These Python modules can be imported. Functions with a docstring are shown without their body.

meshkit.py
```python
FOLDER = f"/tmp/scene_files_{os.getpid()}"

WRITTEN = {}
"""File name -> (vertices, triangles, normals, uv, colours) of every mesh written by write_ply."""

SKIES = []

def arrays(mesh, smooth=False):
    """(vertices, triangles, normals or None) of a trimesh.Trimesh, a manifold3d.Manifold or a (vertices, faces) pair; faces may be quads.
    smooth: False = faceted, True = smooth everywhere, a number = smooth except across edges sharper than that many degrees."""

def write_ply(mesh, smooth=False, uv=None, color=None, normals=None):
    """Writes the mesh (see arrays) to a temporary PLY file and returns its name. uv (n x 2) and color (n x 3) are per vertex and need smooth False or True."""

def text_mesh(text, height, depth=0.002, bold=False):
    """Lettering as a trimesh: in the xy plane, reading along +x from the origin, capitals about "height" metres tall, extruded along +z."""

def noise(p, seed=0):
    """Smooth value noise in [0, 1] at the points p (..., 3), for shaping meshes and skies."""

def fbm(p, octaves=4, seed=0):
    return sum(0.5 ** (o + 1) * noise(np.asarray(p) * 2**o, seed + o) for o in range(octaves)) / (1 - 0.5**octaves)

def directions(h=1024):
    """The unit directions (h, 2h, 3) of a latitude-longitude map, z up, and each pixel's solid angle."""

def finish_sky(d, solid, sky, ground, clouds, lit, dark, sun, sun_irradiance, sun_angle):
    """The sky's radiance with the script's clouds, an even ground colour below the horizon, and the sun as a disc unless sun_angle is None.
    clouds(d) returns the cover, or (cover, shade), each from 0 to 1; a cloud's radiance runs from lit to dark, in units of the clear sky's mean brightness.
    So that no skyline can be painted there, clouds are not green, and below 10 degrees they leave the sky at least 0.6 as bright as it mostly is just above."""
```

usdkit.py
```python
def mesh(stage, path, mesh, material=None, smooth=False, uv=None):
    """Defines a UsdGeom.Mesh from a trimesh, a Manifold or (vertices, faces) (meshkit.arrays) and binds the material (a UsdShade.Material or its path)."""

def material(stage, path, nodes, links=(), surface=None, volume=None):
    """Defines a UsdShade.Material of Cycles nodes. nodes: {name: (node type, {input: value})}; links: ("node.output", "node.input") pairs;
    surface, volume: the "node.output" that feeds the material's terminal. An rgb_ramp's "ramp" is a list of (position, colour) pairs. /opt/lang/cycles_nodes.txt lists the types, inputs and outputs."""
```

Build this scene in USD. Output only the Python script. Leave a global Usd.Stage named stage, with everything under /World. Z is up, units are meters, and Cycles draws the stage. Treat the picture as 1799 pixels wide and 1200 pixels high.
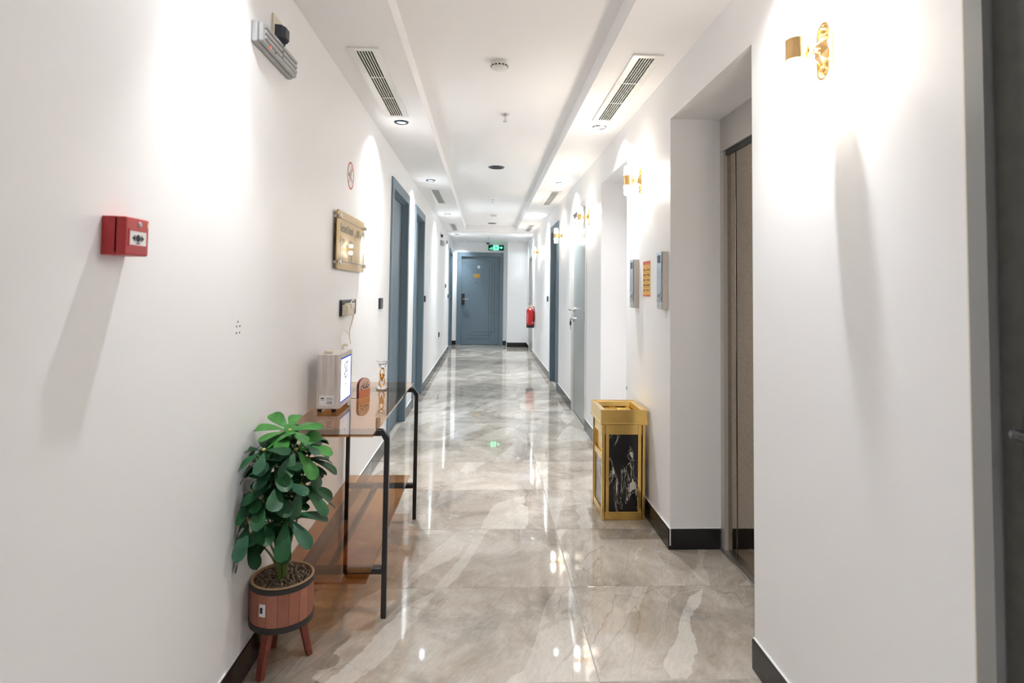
import math, random
import numpy as np, trimesh, manifold3d as m3
from shapely.geometry import Polygon, box as sbox, LineString, Point
from shapely.ops import unary_union
from shapely import affinity
from pxr import Usd, UsdGeom, UsdLux, UsdShade, Gf, Sdf, Vt
import usdkit, meshkit

stage = Usd.Stage.CreateInMemory()
UsdGeom.SetStageUpAxis(stage, UsdGeom.Tokens.z)
UsdGeom.SetStageMetersPerUnit(stage, 1.0)
stage.SetDefaultPrim(UsdGeom.Xform.Define(stage, '/World').GetPrim())
rng = random.Random(7)
PI = math.pi

# ------------------------------------------------------------------ camera, light levels, exposure
EXPOSURE = 3.27
SPOT = 21.0            # near downlights (intensity)
SPOT_CONE, SPOT_SOFT = 35.0, 1.0
SKIRT = 8.0            # wide spill of the same downlights
COOL, NEUTRAL, WARM = (0.86, 0.95, 1.0), (0.95, 0.975, 1.0), (1.0, 0.80, 0.56)
SCONCE = 11.5
cam = UsdGeom.Camera.Define(stage, '/World/camera')
yaw, pitch, roll, FPX = .0442, .0435, .0125, 1028.0
F = np.array([math.sin(yaw)*math.cos(pitch), math.cos(yaw)*math.cos(pitch), math.sin(pitch)])
R = np.array([math.cos(yaw), -math.sin(yaw), 0.0])
U = np.cross(R, F)
R, U = math.cos(roll)*R + math.sin(roll)*U, math.cos(roll)*U - math.sin(roll)*R
CAM = np.array([0, 0, 1.25])
cam.AddTransformOp().Set(Gf.Matrix4d(*R, 0, *U, 0, *(-F), 0, *CAM, 1))
cam.CreateHorizontalApertureAttr(36.0)
cam.CreateVerticalApertureAttr(24.0)
cam.CreateFocalLengthAttr(FPX/1799*36)
cam.CreateVerticalApertureOffsetAttr(-(600-465)/1799*36)     # lens shift: the photograph's axis lies above its middle
cam.CreateFStopAttr(4.0)
cam.CreateFocusDistanceAttr(3.2)
cam.CreateClippingRangeAttr((0.05, 200.0))
cam.CreateExposureAttr(EXPOSURE)

# ------------------------------------------------------------------ room measures
XL, XR = -.761, .915            # corridor walls
ZC, ZT, ZF = 2.36, 2.46, 2.32   # side ceiling, tray, far ceiling
YN, YF = -3.2, 13.33            # near end behind the camera, far wall
XRR = 1.215                     # back of the lift recesses

# ------------------------------------------------------------------ helpers
names = {}
def numbered(parent, name):
    k = (parent, name)
    n = names.get(k, 0); names[k] = n+1
    return f'{parent}/{name}' if n == 0 else f'{parent}/{name}_{n:03d}'
def setkeys(p, label=None, cat=None, group=None, kind=None):
    for k, v in (('label', label), ('category', cat), ('group', group), ('kind', kind)):
        if v: p.SetCustomDataByKey(k, v)
def thing(name, label=None, cat=None, loc=(0, 0, 0), group=None, kind=None, rz=0):
    path = numbered('/World', name)
    x = UsdGeom.Xform.Define(stage, path)
    if any(loc): x.AddTranslateOp().Set(Gf.Vec3d(*map(float, loc)))
    if rz: x.AddRotateZOp().Set(float(rz))
    setkeys(x.GetPrim(), label, cat, group, kind)
    return path
def part(parent, name, mesh, mat, smooth=30, label=None, kind=None):
    path = numbered(parent, name)
    m = usdkit.mesh(stage, path, mesh, mat, smooth=smooth)
    setkeys(m.GetPrim(), label, None, None, kind)
    return path
def xpart(parent, name):
    path = numbered(parent, name); UsdGeom.Xform.Define(stage, path); return path
def dup(src, loc, label, group=None, rz=0, instance=True):
    base = src.split('/')[-1]
    while base[-4:-3] == '_' and base[-3:].isdigit(): base = base[:-4]
    path = numbered('/World', base)
    x = UsdGeom.Xform.Define(stage, path)
    x.GetPrim().GetReferences().AddInternalReference(src)
    x.ClearXformOpOrder()
    x.GetPrim().GetReferences()
    op = x.AddTranslateOp(); op.Set(Gf.Vec3d(*map(float, loc)))
    if rz: x.AddRotateZOp().Set(float(rz))
    sp = stage.GetPrimAtPath(src).GetCustomData()
    setkeys(x.GetPrim(), label, sp.get('category'), group or sp.get('group'))
    if instance: x.GetPrim().SetInstanceable(True)
    return path
def cat(*ms): return trimesh.util.concatenate([m for m in ms if m is not None])
def bx(x0, x1, y0, y1, z0, z1):
    m = trimesh.creation.box((abs(x1-x0), abs(y1-y0), abs(z1-z0))); m.apply_translation(((x0+x1)/2, (y0+y1)/2, (z0+z1)/2)); return m
def mf2tm(m):
    q = m.to_mesh(); return trimesh.Trimesh(np.array(q.vert_properties[:, :3]), np.array(q.tri_verts), process=False)
def rbx(x0, x1, y0, y1, z0, z1, r=.003, seg=8):
    'box with rounded edges'
    x0, x1 = sorted((x0, x1)); y0, y1 = sorted((y0, y1)); z0, z1 = sorted((z0, z1))
    r = min(r, .49*min(x1-x0, y1-y0, z1-z0))
    s = m3.Manifold.sphere(r, seg)
    return mf2tm(m3.Manifold.batch_hull([s.translate((x, y, z)) for x in (x0+r, x1-r) for y in (y0+r, y1-r) for z in (z0+r, z1-r)]))
def cbx(x0, x1, y0, y1, z0, z1, c=.002):
    'box with chamfered edges (24 points)'
    x0, x1 = sorted((x0, x1)); y0, y1 = sorted((y0, y1)); z0, z1 = sorted((z0, z1))
    c = min(c, .49*min(x1-x0, y1-y0, z1-z0)); P = []
    for sx in (0, 1):
        for sy in (0, 1):
            for sz in (0, 1):
                p = np.array([(x0, x1)[sx], (y0, y1)[sy], (z0, z1)[sz]]); d = np.array([1-2*sx, 1-2*sy, 1-2*sz])*c
                for k in range(3):
                    q = p+d; q[k] = p[k]; P.append(q)
    return trimesh.convex.convex_hull(np.array(P))
def cyl(p0, p1, r, r1=None, n=20):
    p0, p1 = np.array(p0, float), np.array(p1, float); r1 = r if r1 is None else r1
    L = np.linalg.norm(p1-p0)
    m = trimesh.creation.revolve([(0, 0), (r, 0), (r1, L), (0, L)], sections=n)
    m.apply_transform(trimesh.geometry.align_vectors((0, 0, 1), (p1-p0)/L)); m.apply_translation(p0); return m
def lathe(prof, n=24, loc=(0, 0, 0), axis=None):
    m = trimesh.creation.revolve(np.array(prof, float), sections=n)
    if axis is not None: m.apply_transform(trimesh.geometry.align_vectors((0, 0, 1), axis))
    m.apply_translation(loc); return m
def tube(pts, r, n=8):
    pts = np.array(pts, float); t = np.gradient(pts, axis=0); t /= np.linalg.norm(t, axis=1)[:, None]
    a = np.cross(t[0], [0, 0, 1.0]);
    if np.linalg.norm(a) < .2: a = np.cross(t[0], [1.0, 0, 0])
    rr = np.broadcast_to(r, (len(pts),)); V = []
    for i in range(len(pts)):
        a = a - t[i]*(a@t[i]); a /= np.linalg.norm(a); b = np.cross(t[i], a)
        for k in range(n):
            w = 2*PI*k/n; V.append(pts[i]+rr[i]*(math.cos(w)*a+math.sin(w)*b))
    f = []
    for i in range(len(pts)-1):
        for k in range(n):
            j = (k+1) % n; f += [[i*n+k, i*n+j, (i+1)*n+j], [i*n+k, (i+1)*n+j, (i+1)*n+k]]
    V += [pts[0], pts[-1]]; c0, c1 = len(V)-2, len(V)-1
    for k in range(n):
        j = (k+1) % n; f += [[c0, j, k], [c1, (len(pts)-1)*n+k, (len(pts)-1)*n+j]]
    m = trimesh.Trimesh(np.array(V), np.array(f), process=False)
    if m.volume < 0: m.invert()
    return m
def bez(p0, p1, p2, p3=None, n=12):
    t = np.linspace(0, 1, n)[:, None]; p0, p1, p2 = map(lambda p: np.array(p, float), (p0, p1, p2))
    if p3 is None: return (1-t)**2*p0+2*t*(1-t)*p1+t*t*p2
    p3 = np.array(p3, float); return (1-t)**3*p0+3*t*(1-t)**2*p1+3*t*t*(1-t)*p2+t**3*p3
def extr(poly, d):
    gs = getattr(poly, 'geoms', [poly])
    return cat(*[trimesh.creation.extrude_polygon(g, d, engine='earcut') for g in gs if g.area > 1e-10])
def M4(ex, ey, ez, o):
    m = np.eye(4); m[:3, 0], m[:3, 1], m[:3, 2], m[:3, 3] = ex, ey, ez, o; return m
def wall_yz(poly, x0, x1):
    'polygon in (y,z), thickness from x0 to x1'
    m = extr(poly, abs(x1-x0)); m.apply_transform(M4((0, 1, 0), (0, 0, 1), (1, 0, 0), (min(x0, x1), 0, 0))); return m
def wall_xz(poly, y0, y1):
    m = extr(poly, abs(y1-y0)); m.apply_transform(M4((1, 0, 0), (0, 0, 1), (0, -1, 0), (0, max(y0, y1), 0))); return m
# lettering frames: on the left wall (faces +x, reads along +y), on the right wall (faces -x, reads along -y), on a wall facing the camera (-y, reads along +x)
def on_left(m, x, y, z): m = m.copy(); m.apply_transform(M4((0, 1, 0), (0, 0, 1), (1, 0, 0), (x, y, z))); return m
def on_right(m, x, y, z): m = m.copy(); m.apply_transform(M4((0, -1, 0), (0, 0, 1), (-1, 0, 0), (x, y, z))); return m
def on_front(m, x, y, z): m = m.copy(); m.apply_transform(M4((1, 0, 0), (0, 0, 1), (0, -1, 0), (x, y, z))); return m
def rings_poly(data, h, unit=70.0):
    s = h/unit
    return [Polygon([(x*s, y*s) for x, y in g[0]], [[(x*s, y*s) for x, y in r] for r in g[1:]]) for g in data]
def stadium(w, h): # centred rounded slot, long along y
    r = w/2; return LineString([(0, -(h/2-r)), (0, h/2-r)]).buffer(r, 12)

# ------------------------------------------------------------------ materials
LK = '/World/Looks'
UsdGeom.Scope.Define(stage, LK)
def mat(name, color, rough=.5, metal=0., bump=None, noise=None, **kw):
    n = {'p': ('principled_bsdf', dict(base_color=color, roughness=rough, metallic=metal, **kw))}; l = []
    if noise or bump:
        n['g'] = ('texture_coordinate', {})
    if noise:   # (scale, amount)
        n['n'] = ('noise_texture', {'scale': noise[0], 'detail': 4.0}); a = noise[1]
        c = np.array(color)
        n['r'] = ('rgb_ramp', {'ramp': [(.3, tuple(np.clip(c*(1-a), 0, 1))), (.7, tuple(np.clip(c*(1+a), 0, 1)))]})
        l += [('g.object', 'n.vector'), ('n.fac', 'r.fac'), ('r.color', 'p.base_color')]
    if bump:    # (scale, distance)
        n['bn'] = ('noise_texture', {'scale': bump[0], 'detail': 3.0}); n['b'] = ('bump', {'distance': bump[1], 'strength': .5})
        l += [('g.object', 'bn.vector'), ('bn.fac', 'b.height'), ('b.normal', 'p.normal')]
    return usdkit.material(stage, f'{LK}/{name}', n, l, 'p.BSDF')
def emit(name, color, s):
    return usdkit.material(stage, f'{LK}/{name}', {'e': ('emission', {'color': color, 'strength': s})}, [], 'e.emission')
def pane(name, tint, ior=1.5, gloss=(1, 1, 1), amount=1.0):
    f0 = ((ior-1)/(ior+1))**2      # Schlick, the same from both sides of the sheet
    return usdkit.material(stage, f'{LK}/{name}', {'t': ('transparent_bsdf', {'color': tint}), 'g': ('glossy_bsdf', {'color': gloss, 'roughness': .01}), 'w': ('layer_weight', {'blend': .5}), 'p5': ('math', {'math_type': 'power', 'value2': 5.0}),
        'f': ('math', {'math_type': 'multiply_add', 'value2': (1-f0)*amount, 'value3': f0*amount}), 'm': ('mix_closure', {})},
        [('w.facing', 'p5.value1'), ('p5.value', 'f.value1'), ('f.value', 'm.fac'), ('t.BSDF', 'm.closure1'), ('g.BSDF', 'm.closure2')], 'm.closure')

wall_m = mat('wall_paint', (.875, .872, .878), .42, bump=(9, .0012), specular_ior_level=.4)
ceil_m = mat('ceiling_paint', (.90, .89, .892), .6)
grout_m = mat('floor_grout', (.33, .30, .27), .7)
black_tile = mat('black_tile', (.012, .012, .013), .16, noise=(9, .3))
trim_line = mat('white_grout', (.75, .74, .72), .6)
door_blue = mat('blue_grey_door', (.135, .188, .232), .5, bump=(160, .0008), noise=(120, .1))
frame_blue = mat('blue_grey_frame', (.145, .200, .245), .45)
groove_m = mat('door_groove', (.035, .05, .062), .6)
steel_door = mat('grey_steel_door', (.30, .32, .31), .28, noise=(60, .06))
steel_frame = mat('pale_door_frame', (.70, .69, .66), .4)
lift_steel = mat('lift_frame_steel', (.52, .50, .47), .38, .35)
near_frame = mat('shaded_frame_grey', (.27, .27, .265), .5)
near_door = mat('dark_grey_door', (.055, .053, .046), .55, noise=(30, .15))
chrome = mat('chrome', (.75, .75, .75), .12, 1.0)
satin = mat('satin_steel', (.60, .59, .57), .3, 1.0)
panel_steel = mat('brushed_blue_steel', (.33, .38, .43), .22, 1.0, noise=(14, .2))
panel_side = mat('call_panel_side', (.60, .56, .51), .45)
gold = mat('polished_gold', (1.0, .66, .30), .16, 1.0)
brass = mat('brass_sheet', (.84, .57, .185), .17, 1.0, noise=(5, .16), bump=(14, .001))
brass_dark = mat('crumpled_brass', (.80, .50, .10), .22, 1.0, bump=(60, .01))
black_pl = mat('black_plastic', (.018, .019, .021), .4)
navy_pl = mat('dark_blue_plastic', (.025, .033, .048), .35)
white_pl = mat('white_plastic', (.78, .77, .74), .4)
grey_pl = mat('pale_grey_plastic', (.40, .40, .40), .35)
cream_pl = mat('cream_plastic', (.72, .65, .52), .45)
slot_dark = mat('vent_interior', (.045, .042, .04), .8)
vent_white = mat('vent_enamel', (.80, .79, .76), .35)
red_paint = mat('red_paint', (.62, .02, .022), .3)
red_box = mat('red_call_point', (.46, .028, .035), .4)
black_frame = mat('black_steel_tube', (.012, .012, .013), .35)
ink = mat('black_ink', (.02, .02, .022), .6)
sign_ink = mat('grey_sign_ink', (.10, .09, .085), .5)
sign_gold = mat('gold_sign_plate', (.46, .28, .085), .32, .25, specular_ior_level=.25)
acrylic = pane('clear_acrylic', (.97, .97, .96), 1.3, (1, .93, .8), .35)
poster_y = mat('yellow_poster', (.80, .46, .08), .5)
poster_r = mat('poster_red', (.72, .13, .07), .5)
paper = mat('white_label', (.82, .82, .82), .5)
bronze_glass = pane('bronze_glass', (.735, .525, .32), 1.55)
wood_grey = usdkit.material(stage, f'{LK}/ash_wood_print', {'tc': ('texture_coordinate', {}), 'mp': ('mapping', {'scale': (90, 90, 5)}), 'n': ('noise_texture', {'scale': 1.0, 'detail': 5.0}),
    'r': ('rgb_ramp', {'ramp': [(.25, (.45, .395, .36)), (.5, (.62, .565, .53)), (.75, (.72, .675, .645))]}), 'p': ('principled_bsdf', {'roughness': .5})},
    [('tc.object', 'mp.vector'), ('mp.vector', 'n.vector'), ('n.fac', 'r.fac'), ('r.color', 'p.base_color')], 'p.BSDF')
screen_e = emit('screen_glow', (.93, .96, 1.0), .125)
screen_b = emit('screen_blue_edge', (.05, .10, .70), .09)
red_led = emit('red_lamp', (1.0, .12, .08), .2)
exit_g = emit('exit_green', (.12, 1.0, .42), .42)
exit_d = emit('exit_dark_green', (.0, .10, .045), .05)
lens_cool = emit('downlight_lens_cool', (.90, .95, 1.0), .35)
lens_warm = emit('downlight_lens_neutral', (1.0, .98, .94), .35)
shade_e = emit('frosted_shade_glow', (1.0, .90, .77), SCONCE)
stave_m = [mat(f'terracotta_stave_{i}', c, .6, noise=(30, .08)) for i, c in enumerate([(.36, .135, .085), (.40, .155, .10), (.33, .12, .075)])]
leg_wood = mat('red_brown_wood', (.25, .062, .04), .5, noise=(40, .25))
hoop_m = mat('black_hoop', (.022, .02, .02), .5)
rim_m = mat('pot_rim_wood', (.42, .28, .15), .6)
pebble_m = usdkit.material(stage, f'{LK}/pebbles', {'g': ('geometry', {}), 'r': ('rgb_ramp', {'ramp': [(0, (.10, .065, .04)), (.35, (.24, .155, .085)), (.7, (.40, .27, .15)), (1, (.58, .43, .27))]}), 'p': ('principled_bsdf', {'roughness': .3})},
    [('g.random_per_island', 'r.fac'), ('r.color', 'p.base_color')], 'p.BSDF')
def leaf_mat(name, c, rough=.42):
    c = np.array(c)
    return usdkit.material(stage, f'{LK}/{name}', {'tc': ('texture_coordinate', {}), 'n': ('noise_texture', {'scale': 24.0, 'detail': 2.0}), 'r': ('rgb_ramp', {'ramp': [(.3, tuple(c*.75)), (.7, tuple(c*1.25))]}),
        'p': ('principled_bsdf', {'roughness': rough, 'specular_ior_level': .3}), 't': ('translucent_bsdf', {'color': tuple(c*np.array([1.3, 1.3, .7]))}), 'm': ('mix_closure', {'fac': .12})},
        [('tc.object', 'n.vector'), ('n.fac', 'r.fac'), ('r.color', 'p.base_color'), ('p.BSDF', 'm.closure1'), ('t.BSDF', 'm.closure2')], 'm.closure')
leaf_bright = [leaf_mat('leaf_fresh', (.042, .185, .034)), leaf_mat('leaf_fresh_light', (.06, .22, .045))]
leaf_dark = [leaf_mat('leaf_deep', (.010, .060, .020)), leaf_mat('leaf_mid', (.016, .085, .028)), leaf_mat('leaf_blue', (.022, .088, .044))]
stem_m = mat('green_stem', (.10, .15, .03), .5)
bud_m = mat('leaf_bud', (.38, .36, .09), .6)

def marble(name, loc, rot, tint=1.0):
    t = lambda c: tuple(np.clip(np.array(c)*tint, 0, 1))
    n = {'g': ('geometry', {}), 'mp': ('mapping', {'location': loc, 'rotation': (0, 0, rot)}),
         'ms': ('mapping', {'rotation': (0, 0, 0), 'scale': (4.0, .85, 1.0)}),
         'dn': ('noise_texture', {'scale': 2.6, 'detail': 5.0, 'roughness': .6}), 'dc': ('vector_math', {'math_type': 'subtract', 'vector2': (.5, .5, .5)}),
         'dm': ('vector_math', {'math_type': 'multiply_add', 'vector2': (.34, .34, .34)}),
         'n1': ('noise_texture', {'scale': 2.1, 'detail': 9.0, 'roughness': .68, 'distortion': .7}),
         'r1': ('rgb_ramp', {'ramp': [(.30, t((.20, .162, .127))), (.42, t((.33, .283, .235))), (.54, t((.45, .402, .345))), (.70, t((.57, .525, .47)))]}),
         'v0': ('voronoi_texture', {'feature': 'f1', 'scale': 1.75}), 's0': ('separate_color', {}), 'r0': ('rgb_ramp', {'ramp': [(.80, (0, 0, 0)), (.805, (.42, .42, .42)), (.9, (.5, .5, .5)), (1, (.75, .75, .75))]}),
         'x0': ('mix_color', {'b': t((.62, .58, .525))}),
         'v1': ('voronoi_texture', {'feature': 'distance_to_edge', 'scale': 1.5}), 'r2': ('rgb_ramp', {'ramp': [(0, (.5, .5, .5)), (.003, (.32, .32, .32)), (.010, (0, 0, 0)), (1, (0, 0, 0))]}), 'mv': ('mix_color', {'blend_type': 'multiply', 'fac': 1.0}), 'n4': ('noise_texture', {'scale': 1.9, 'detail': 2.0}), 'r6': ('rgb_ramp', {'ramp': [(.42, (0, 0, 0)), (.58, (1, 1, 1))]}), 'x1': ('mix_color', {'b': t((.60, .55, .49))}),
         'v2': ('voronoi_texture', {'feature': 'distance_to_edge', 'scale': 2.3}), 'r3': ('rgb_ramp', {'ramp': [(0, (.7, .7, .7)), (.004, (.5, .5, .5)), (.010, (0, 0, 0)), (1, (0, 0, 0))]}), 'n3': ('noise_texture', {'scale': 1.4, 'detail': 1.0}), 'r5': ('rgb_ramp', {'ramp': [(.48, (0, 0, 0)), (.6, (1, 1, 1))]}), 'mm': ('mix_color', {'blend_type': 'multiply', 'fac': 1.0}), 'x2': ('mix_color', {'b': t((.20, .14, .095))}),
         'n2': ('noise_texture', {'scale': 1.15, 'detail': 6.0, 'roughness': .7, 'distortion': 1.1}), 'r4': ('rgb_ramp', {'ramp': [(.53, (0, 0, 0)), (.68, (.85, .85, .85))]}), 'x3': ('mix_color', {'b': t((.235, .215, .193))}),
         'ng': ('noise_texture', {'scale': 22.0, 'detail': 8.0, 'roughness': .75}), 'rg': ('rgb_ramp', {'ramp': [(.3, (.80, .79, .78)), (.7, (1.0, 1.0, 1.0))]}), 'xg': ('mix_color', {'blend_type': 'multiply', 'fac': 1.0}), 'rn': ('noise_texture', {'scale': 3.0}), 'rr': ('map_range', {'from_min': .3, 'from_max': .7, 'to_min': .015, 'to_max': .045}),
         'p': ('principled_bsdf', {'roughness': .06, 'specular_ior_level': .62})}
    l = [('g.position', 'mp.vector'), ('mp.vector', 'dn.vector'), ('dn.color', 'dc.vector1'), ('dc.vector', 'dm.vector1'), ('mp.vector', 'ms.vector'), ('ms.vector', 'dm.vector3'),
         ('dm.vector', 'v0.vector'), ('dm.vector', 'v1.vector'), ('mp.vector', 'n1.vector'), ('n1.fac', 'r1.fac'), ('v0.color', 's0.color'), ('s0.r', 'r0.fac'), ('r0.color', 'x0.fac'), ('r1.color', 'x0.a'),
         ('v1.distance', 'r2.fac'), ('mp.vector', 'n4.vector'), ('n4.fac', 'r6.fac'), ('r2.color', 'mv.a'), ('r6.color', 'mv.b'), ('mv.result', 'x1.fac'), ('dm.vector', 'v2.vector'), ('v2.distance', 'r3.fac'), ('mp.vector', 'n3.vector'), ('n3.fac', 'r5.fac'), ('r3.color', 'mm.a'), ('r5.color', 'mm.b'), ('mm.result', 'x2.fac'),
         ('mp.vector', 'n2.vector'), ('n2.fac', 'r4.fac'), ('r4.color', 'x3.fac'), ('x0.result', 'x3.a'), ('x3.result', 'x2.a'), ('x2.result', 'x1.a'), ('ms.vector', 'ng.vector'), ('ng.fac', 'rg.fac'), ('x1.result', 'xg.a'), ('rg.color', 'xg.b'), ('xg.result', 'p.base_color'), ('mp.vector', 'rn.vector'), ('rn.fac', 'rr.value'), ('rr.result', 'p.roughness')]
    return usdkit.material(stage, f'{LK}/{name}', n, l, 'p.BSDF')
tile_m = [marble(f'marble_tile_{i}', (3.1*i+.4, 7.7*i, 0), .38+(.12*((i*37) % 5-2)/2), 1.0+.05*((i*29) % 5-2)/2) for i in range(7)]
black_marble = usdkit.material(stage, f'{LK}/black_marble', {'tc': ('texture_coordinate', {}), 'mp': ('mapping', {'rotation': (0, .55, .2), 'scale': (1.25, 1.0, .5)}),
    'n': ('noise_texture', {'scale': 11.0, 'detail': 5.0, 'roughness': .55, 'distortion': 1.0}), 'r': ('rgb_ramp', {'ramp': [(0, (.008, .008, .009)), (.57, (.01, .01, .011)), (.585, (.45, .42, .38)), (.60, (.03, .03, .03)), (.635, (.012, .012, .012)), (.65, (.66, .62, .56)), (.76, (.5, .47, .42)), (1, (.01, .01, .01))]}), 'p': ('principled_bsdf', {'roughness': .1})},
    [('tc.object', 'mp.vector'), ('mp.vector', 'n.vector'), ('n.fac', 'r.fac'), ('r.color', 'p.base_color')], 'p.BSDF')
grey_marble = usdkit.material(stage, f'{LK}/grey_marble', {'tc': ('texture_coordinate', {}), 'n': ('noise_texture', {'scale': 14.0, 'detail': 6.0, 'roughness': .65, 'distortion': 1.0}),
    'r': ('rgb_ramp', {'ramp': [(.35, (.03, .03, .03)), (.52, (.12, .12, .115)), (.66, (.42, .40, .37))]}), 'p': ('principled_bsdf', {'roughness': .08})},
    [('tc.object', 'n.vector'), ('n.fac', 'r.fac'), ('r.color', 'p.base_color')], 'p.BSDF')
def lift_mirror():   # bronze mirror with an etched lattice
    n = {'g': ('geometry', {}), 'mp': ('mapping', {'scale': (0, 1, 1)}), 'v': ('voronoi_texture', {'feature': 'distance_to_edge', 'scale': 38.0, 'randomness': .6}), 'r': ('rgb_ramp', {'ramp': [(0, (1, 1, 1)), (.06, (1, 1, 1)), (.10, (0, 0, 0)), (1, (0, 0, 0))]}),
         'a': ('metallic_bsdf', {'color': (.55, .49, .42), 'edge_tint': (.62, .57, .52), 'roughness': .03}), 'b': ('metallic_bsdf', {'color': (.50, .445, .38), 'edge_tint': (.58, .53, .48), 'roughness': .12}), 'm': ('mix_closure', {})}
    return usdkit.material(stage, f'{LK}/etched_bronze_mirror', n, [('g.position', 'mp.vector'), ('mp.vector', 'v.vector'), ('v.distance', 'r.fac'), ('r.color', 'm.fac'), ('a.BSDF', 'm.closure1'), ('b.BSDF', 'm.closure2')], 'm.closure')
lift_door_m = lift_mirror()
crystal = mat('crystal_glass', (.97, .97, .97), .02, transmission_weight=1.0, ior=1.5)

# ------------------------------------------------------------------ the shell
# floor: marble tiles 1.2 x 0.6 m on a grout bed
fl = thing('floor', kind='structure')
part(fl, 'grout_bed', bx(XL-.12, XRR+.1, YN-.1, YF+.3, -.03, -.0012), grout_m, False)
XJ, Y0, g = .383, 1.9164, .0011
recess_spans = ((1.90, 2.90), (3.74, 4.66))
ti = 0
for k in range(-9, 20):
    y0, y1 = Y0+.6*k, Y0+.6*(k+1)
    if y1 < YN or y0 > YF+.25: continue
    y0, y1 = max(y0, YN), min(y1, YF+.28)
    for x0, x1 in ((XL-.01, XJ), (XJ, XR+.005)):
        if x0 == XJ and any(y1 > a and y0 < b for a, b in recess_spans): x1 = XRR+.02
        ti += 1
        part(fl, 'tile', cbx(x0+g, x1-g, y0+g, y1-g, -.02, 0, .0012), tile_m[(ti*5+k*k) % 7] if k > -4 else tile_m[ti % 7], False)

# left wall with three door openings
DL = [(4.66, 5.70), (6.20, 7.15), (12.10, 13.22)]       # outer edges of the frames
HL = [2.145, 2.145, 2.115]
lw = sbox(YN, 0, YF+.3, 2.6)
for (a, b), h in zip(DL, HL): lw = lw.difference(sbox(a+.02, -.1, b-.02, h-.02))
lwp = thing('wall_left', kind='structure')
part(lwp, 'wall_panel', wall_yz(lw, XL-.16, XL), wall_m, False)
for y, z in ((1.835, 1.128), (1.858, 1.128), (1.835, 1.108), (1.858, 1.108), (1.843, 1.142)):
    part(lwp, 'screw_hole', cyl((XL-.003, y, z), (XL+.0006, y, z), .0032, n=10), slot_dark, False)

# right wall with the two lift recesses and four doors
R1, R2 = (1.97, 2.87), (3.77, 4.62)
DG, DB, DFG, DN = (5.32, 6.14), (7.32, 8.22), (11.42, 12.26), (-.10, 1.062)
rw = sbox(YN, 0, YF+.3, 2.6)
for a, b, h in ((*R1, 2.12), (*R2, 2.115), (*DG, 2.055), (DB[0]+.02, DB[1]-.02, 2.115), (*DFG, 1.90), (DN[0], DN[1], 2.14)): rw = rw.difference(sbox(a, -.1, b, h))
rwp = thing('wall_right', kind='structure')
part(rwp, 'wall_panel', wall_yz(rw, XR, XRR), wall_m, False)
part(rwp, 'recess_back', bx(XRR, XRR+.05, R2[0]-.05, R2[1]+.05, 0, 2.2), wall_m, False)
for y, z, a in ((3.58, .62, .02), (3.585, .40, .012)):
    part(rwp, 'scuff', bx(XR-.0004, XR+.001, R2[0]-.004-.014, R2[0]-.002, z, z+a), slot_dark, False)

# far wall: a door wall on the left and a bay set forward on the right; near end closed behind the camera
fw = sbox(XL-.1, 0, XRR, 2.6).difference(sbox(-.565, -.1, .315, 2.005))
part('/World', 'wall_back', wall_xz(fw, YF, YF+.15), wall_m, False, kind='structure')
part('/World', 'wall_back', bx(.475, XR+.02, 12.935, YF+.01, 0, 2.5), wall_m, False, kind='structure')
part('/World', 'wall_front', bx(XL-.16, XRR, YN-.12, YN, 0, 2.6), wall_m, False, kind='structure')

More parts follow.
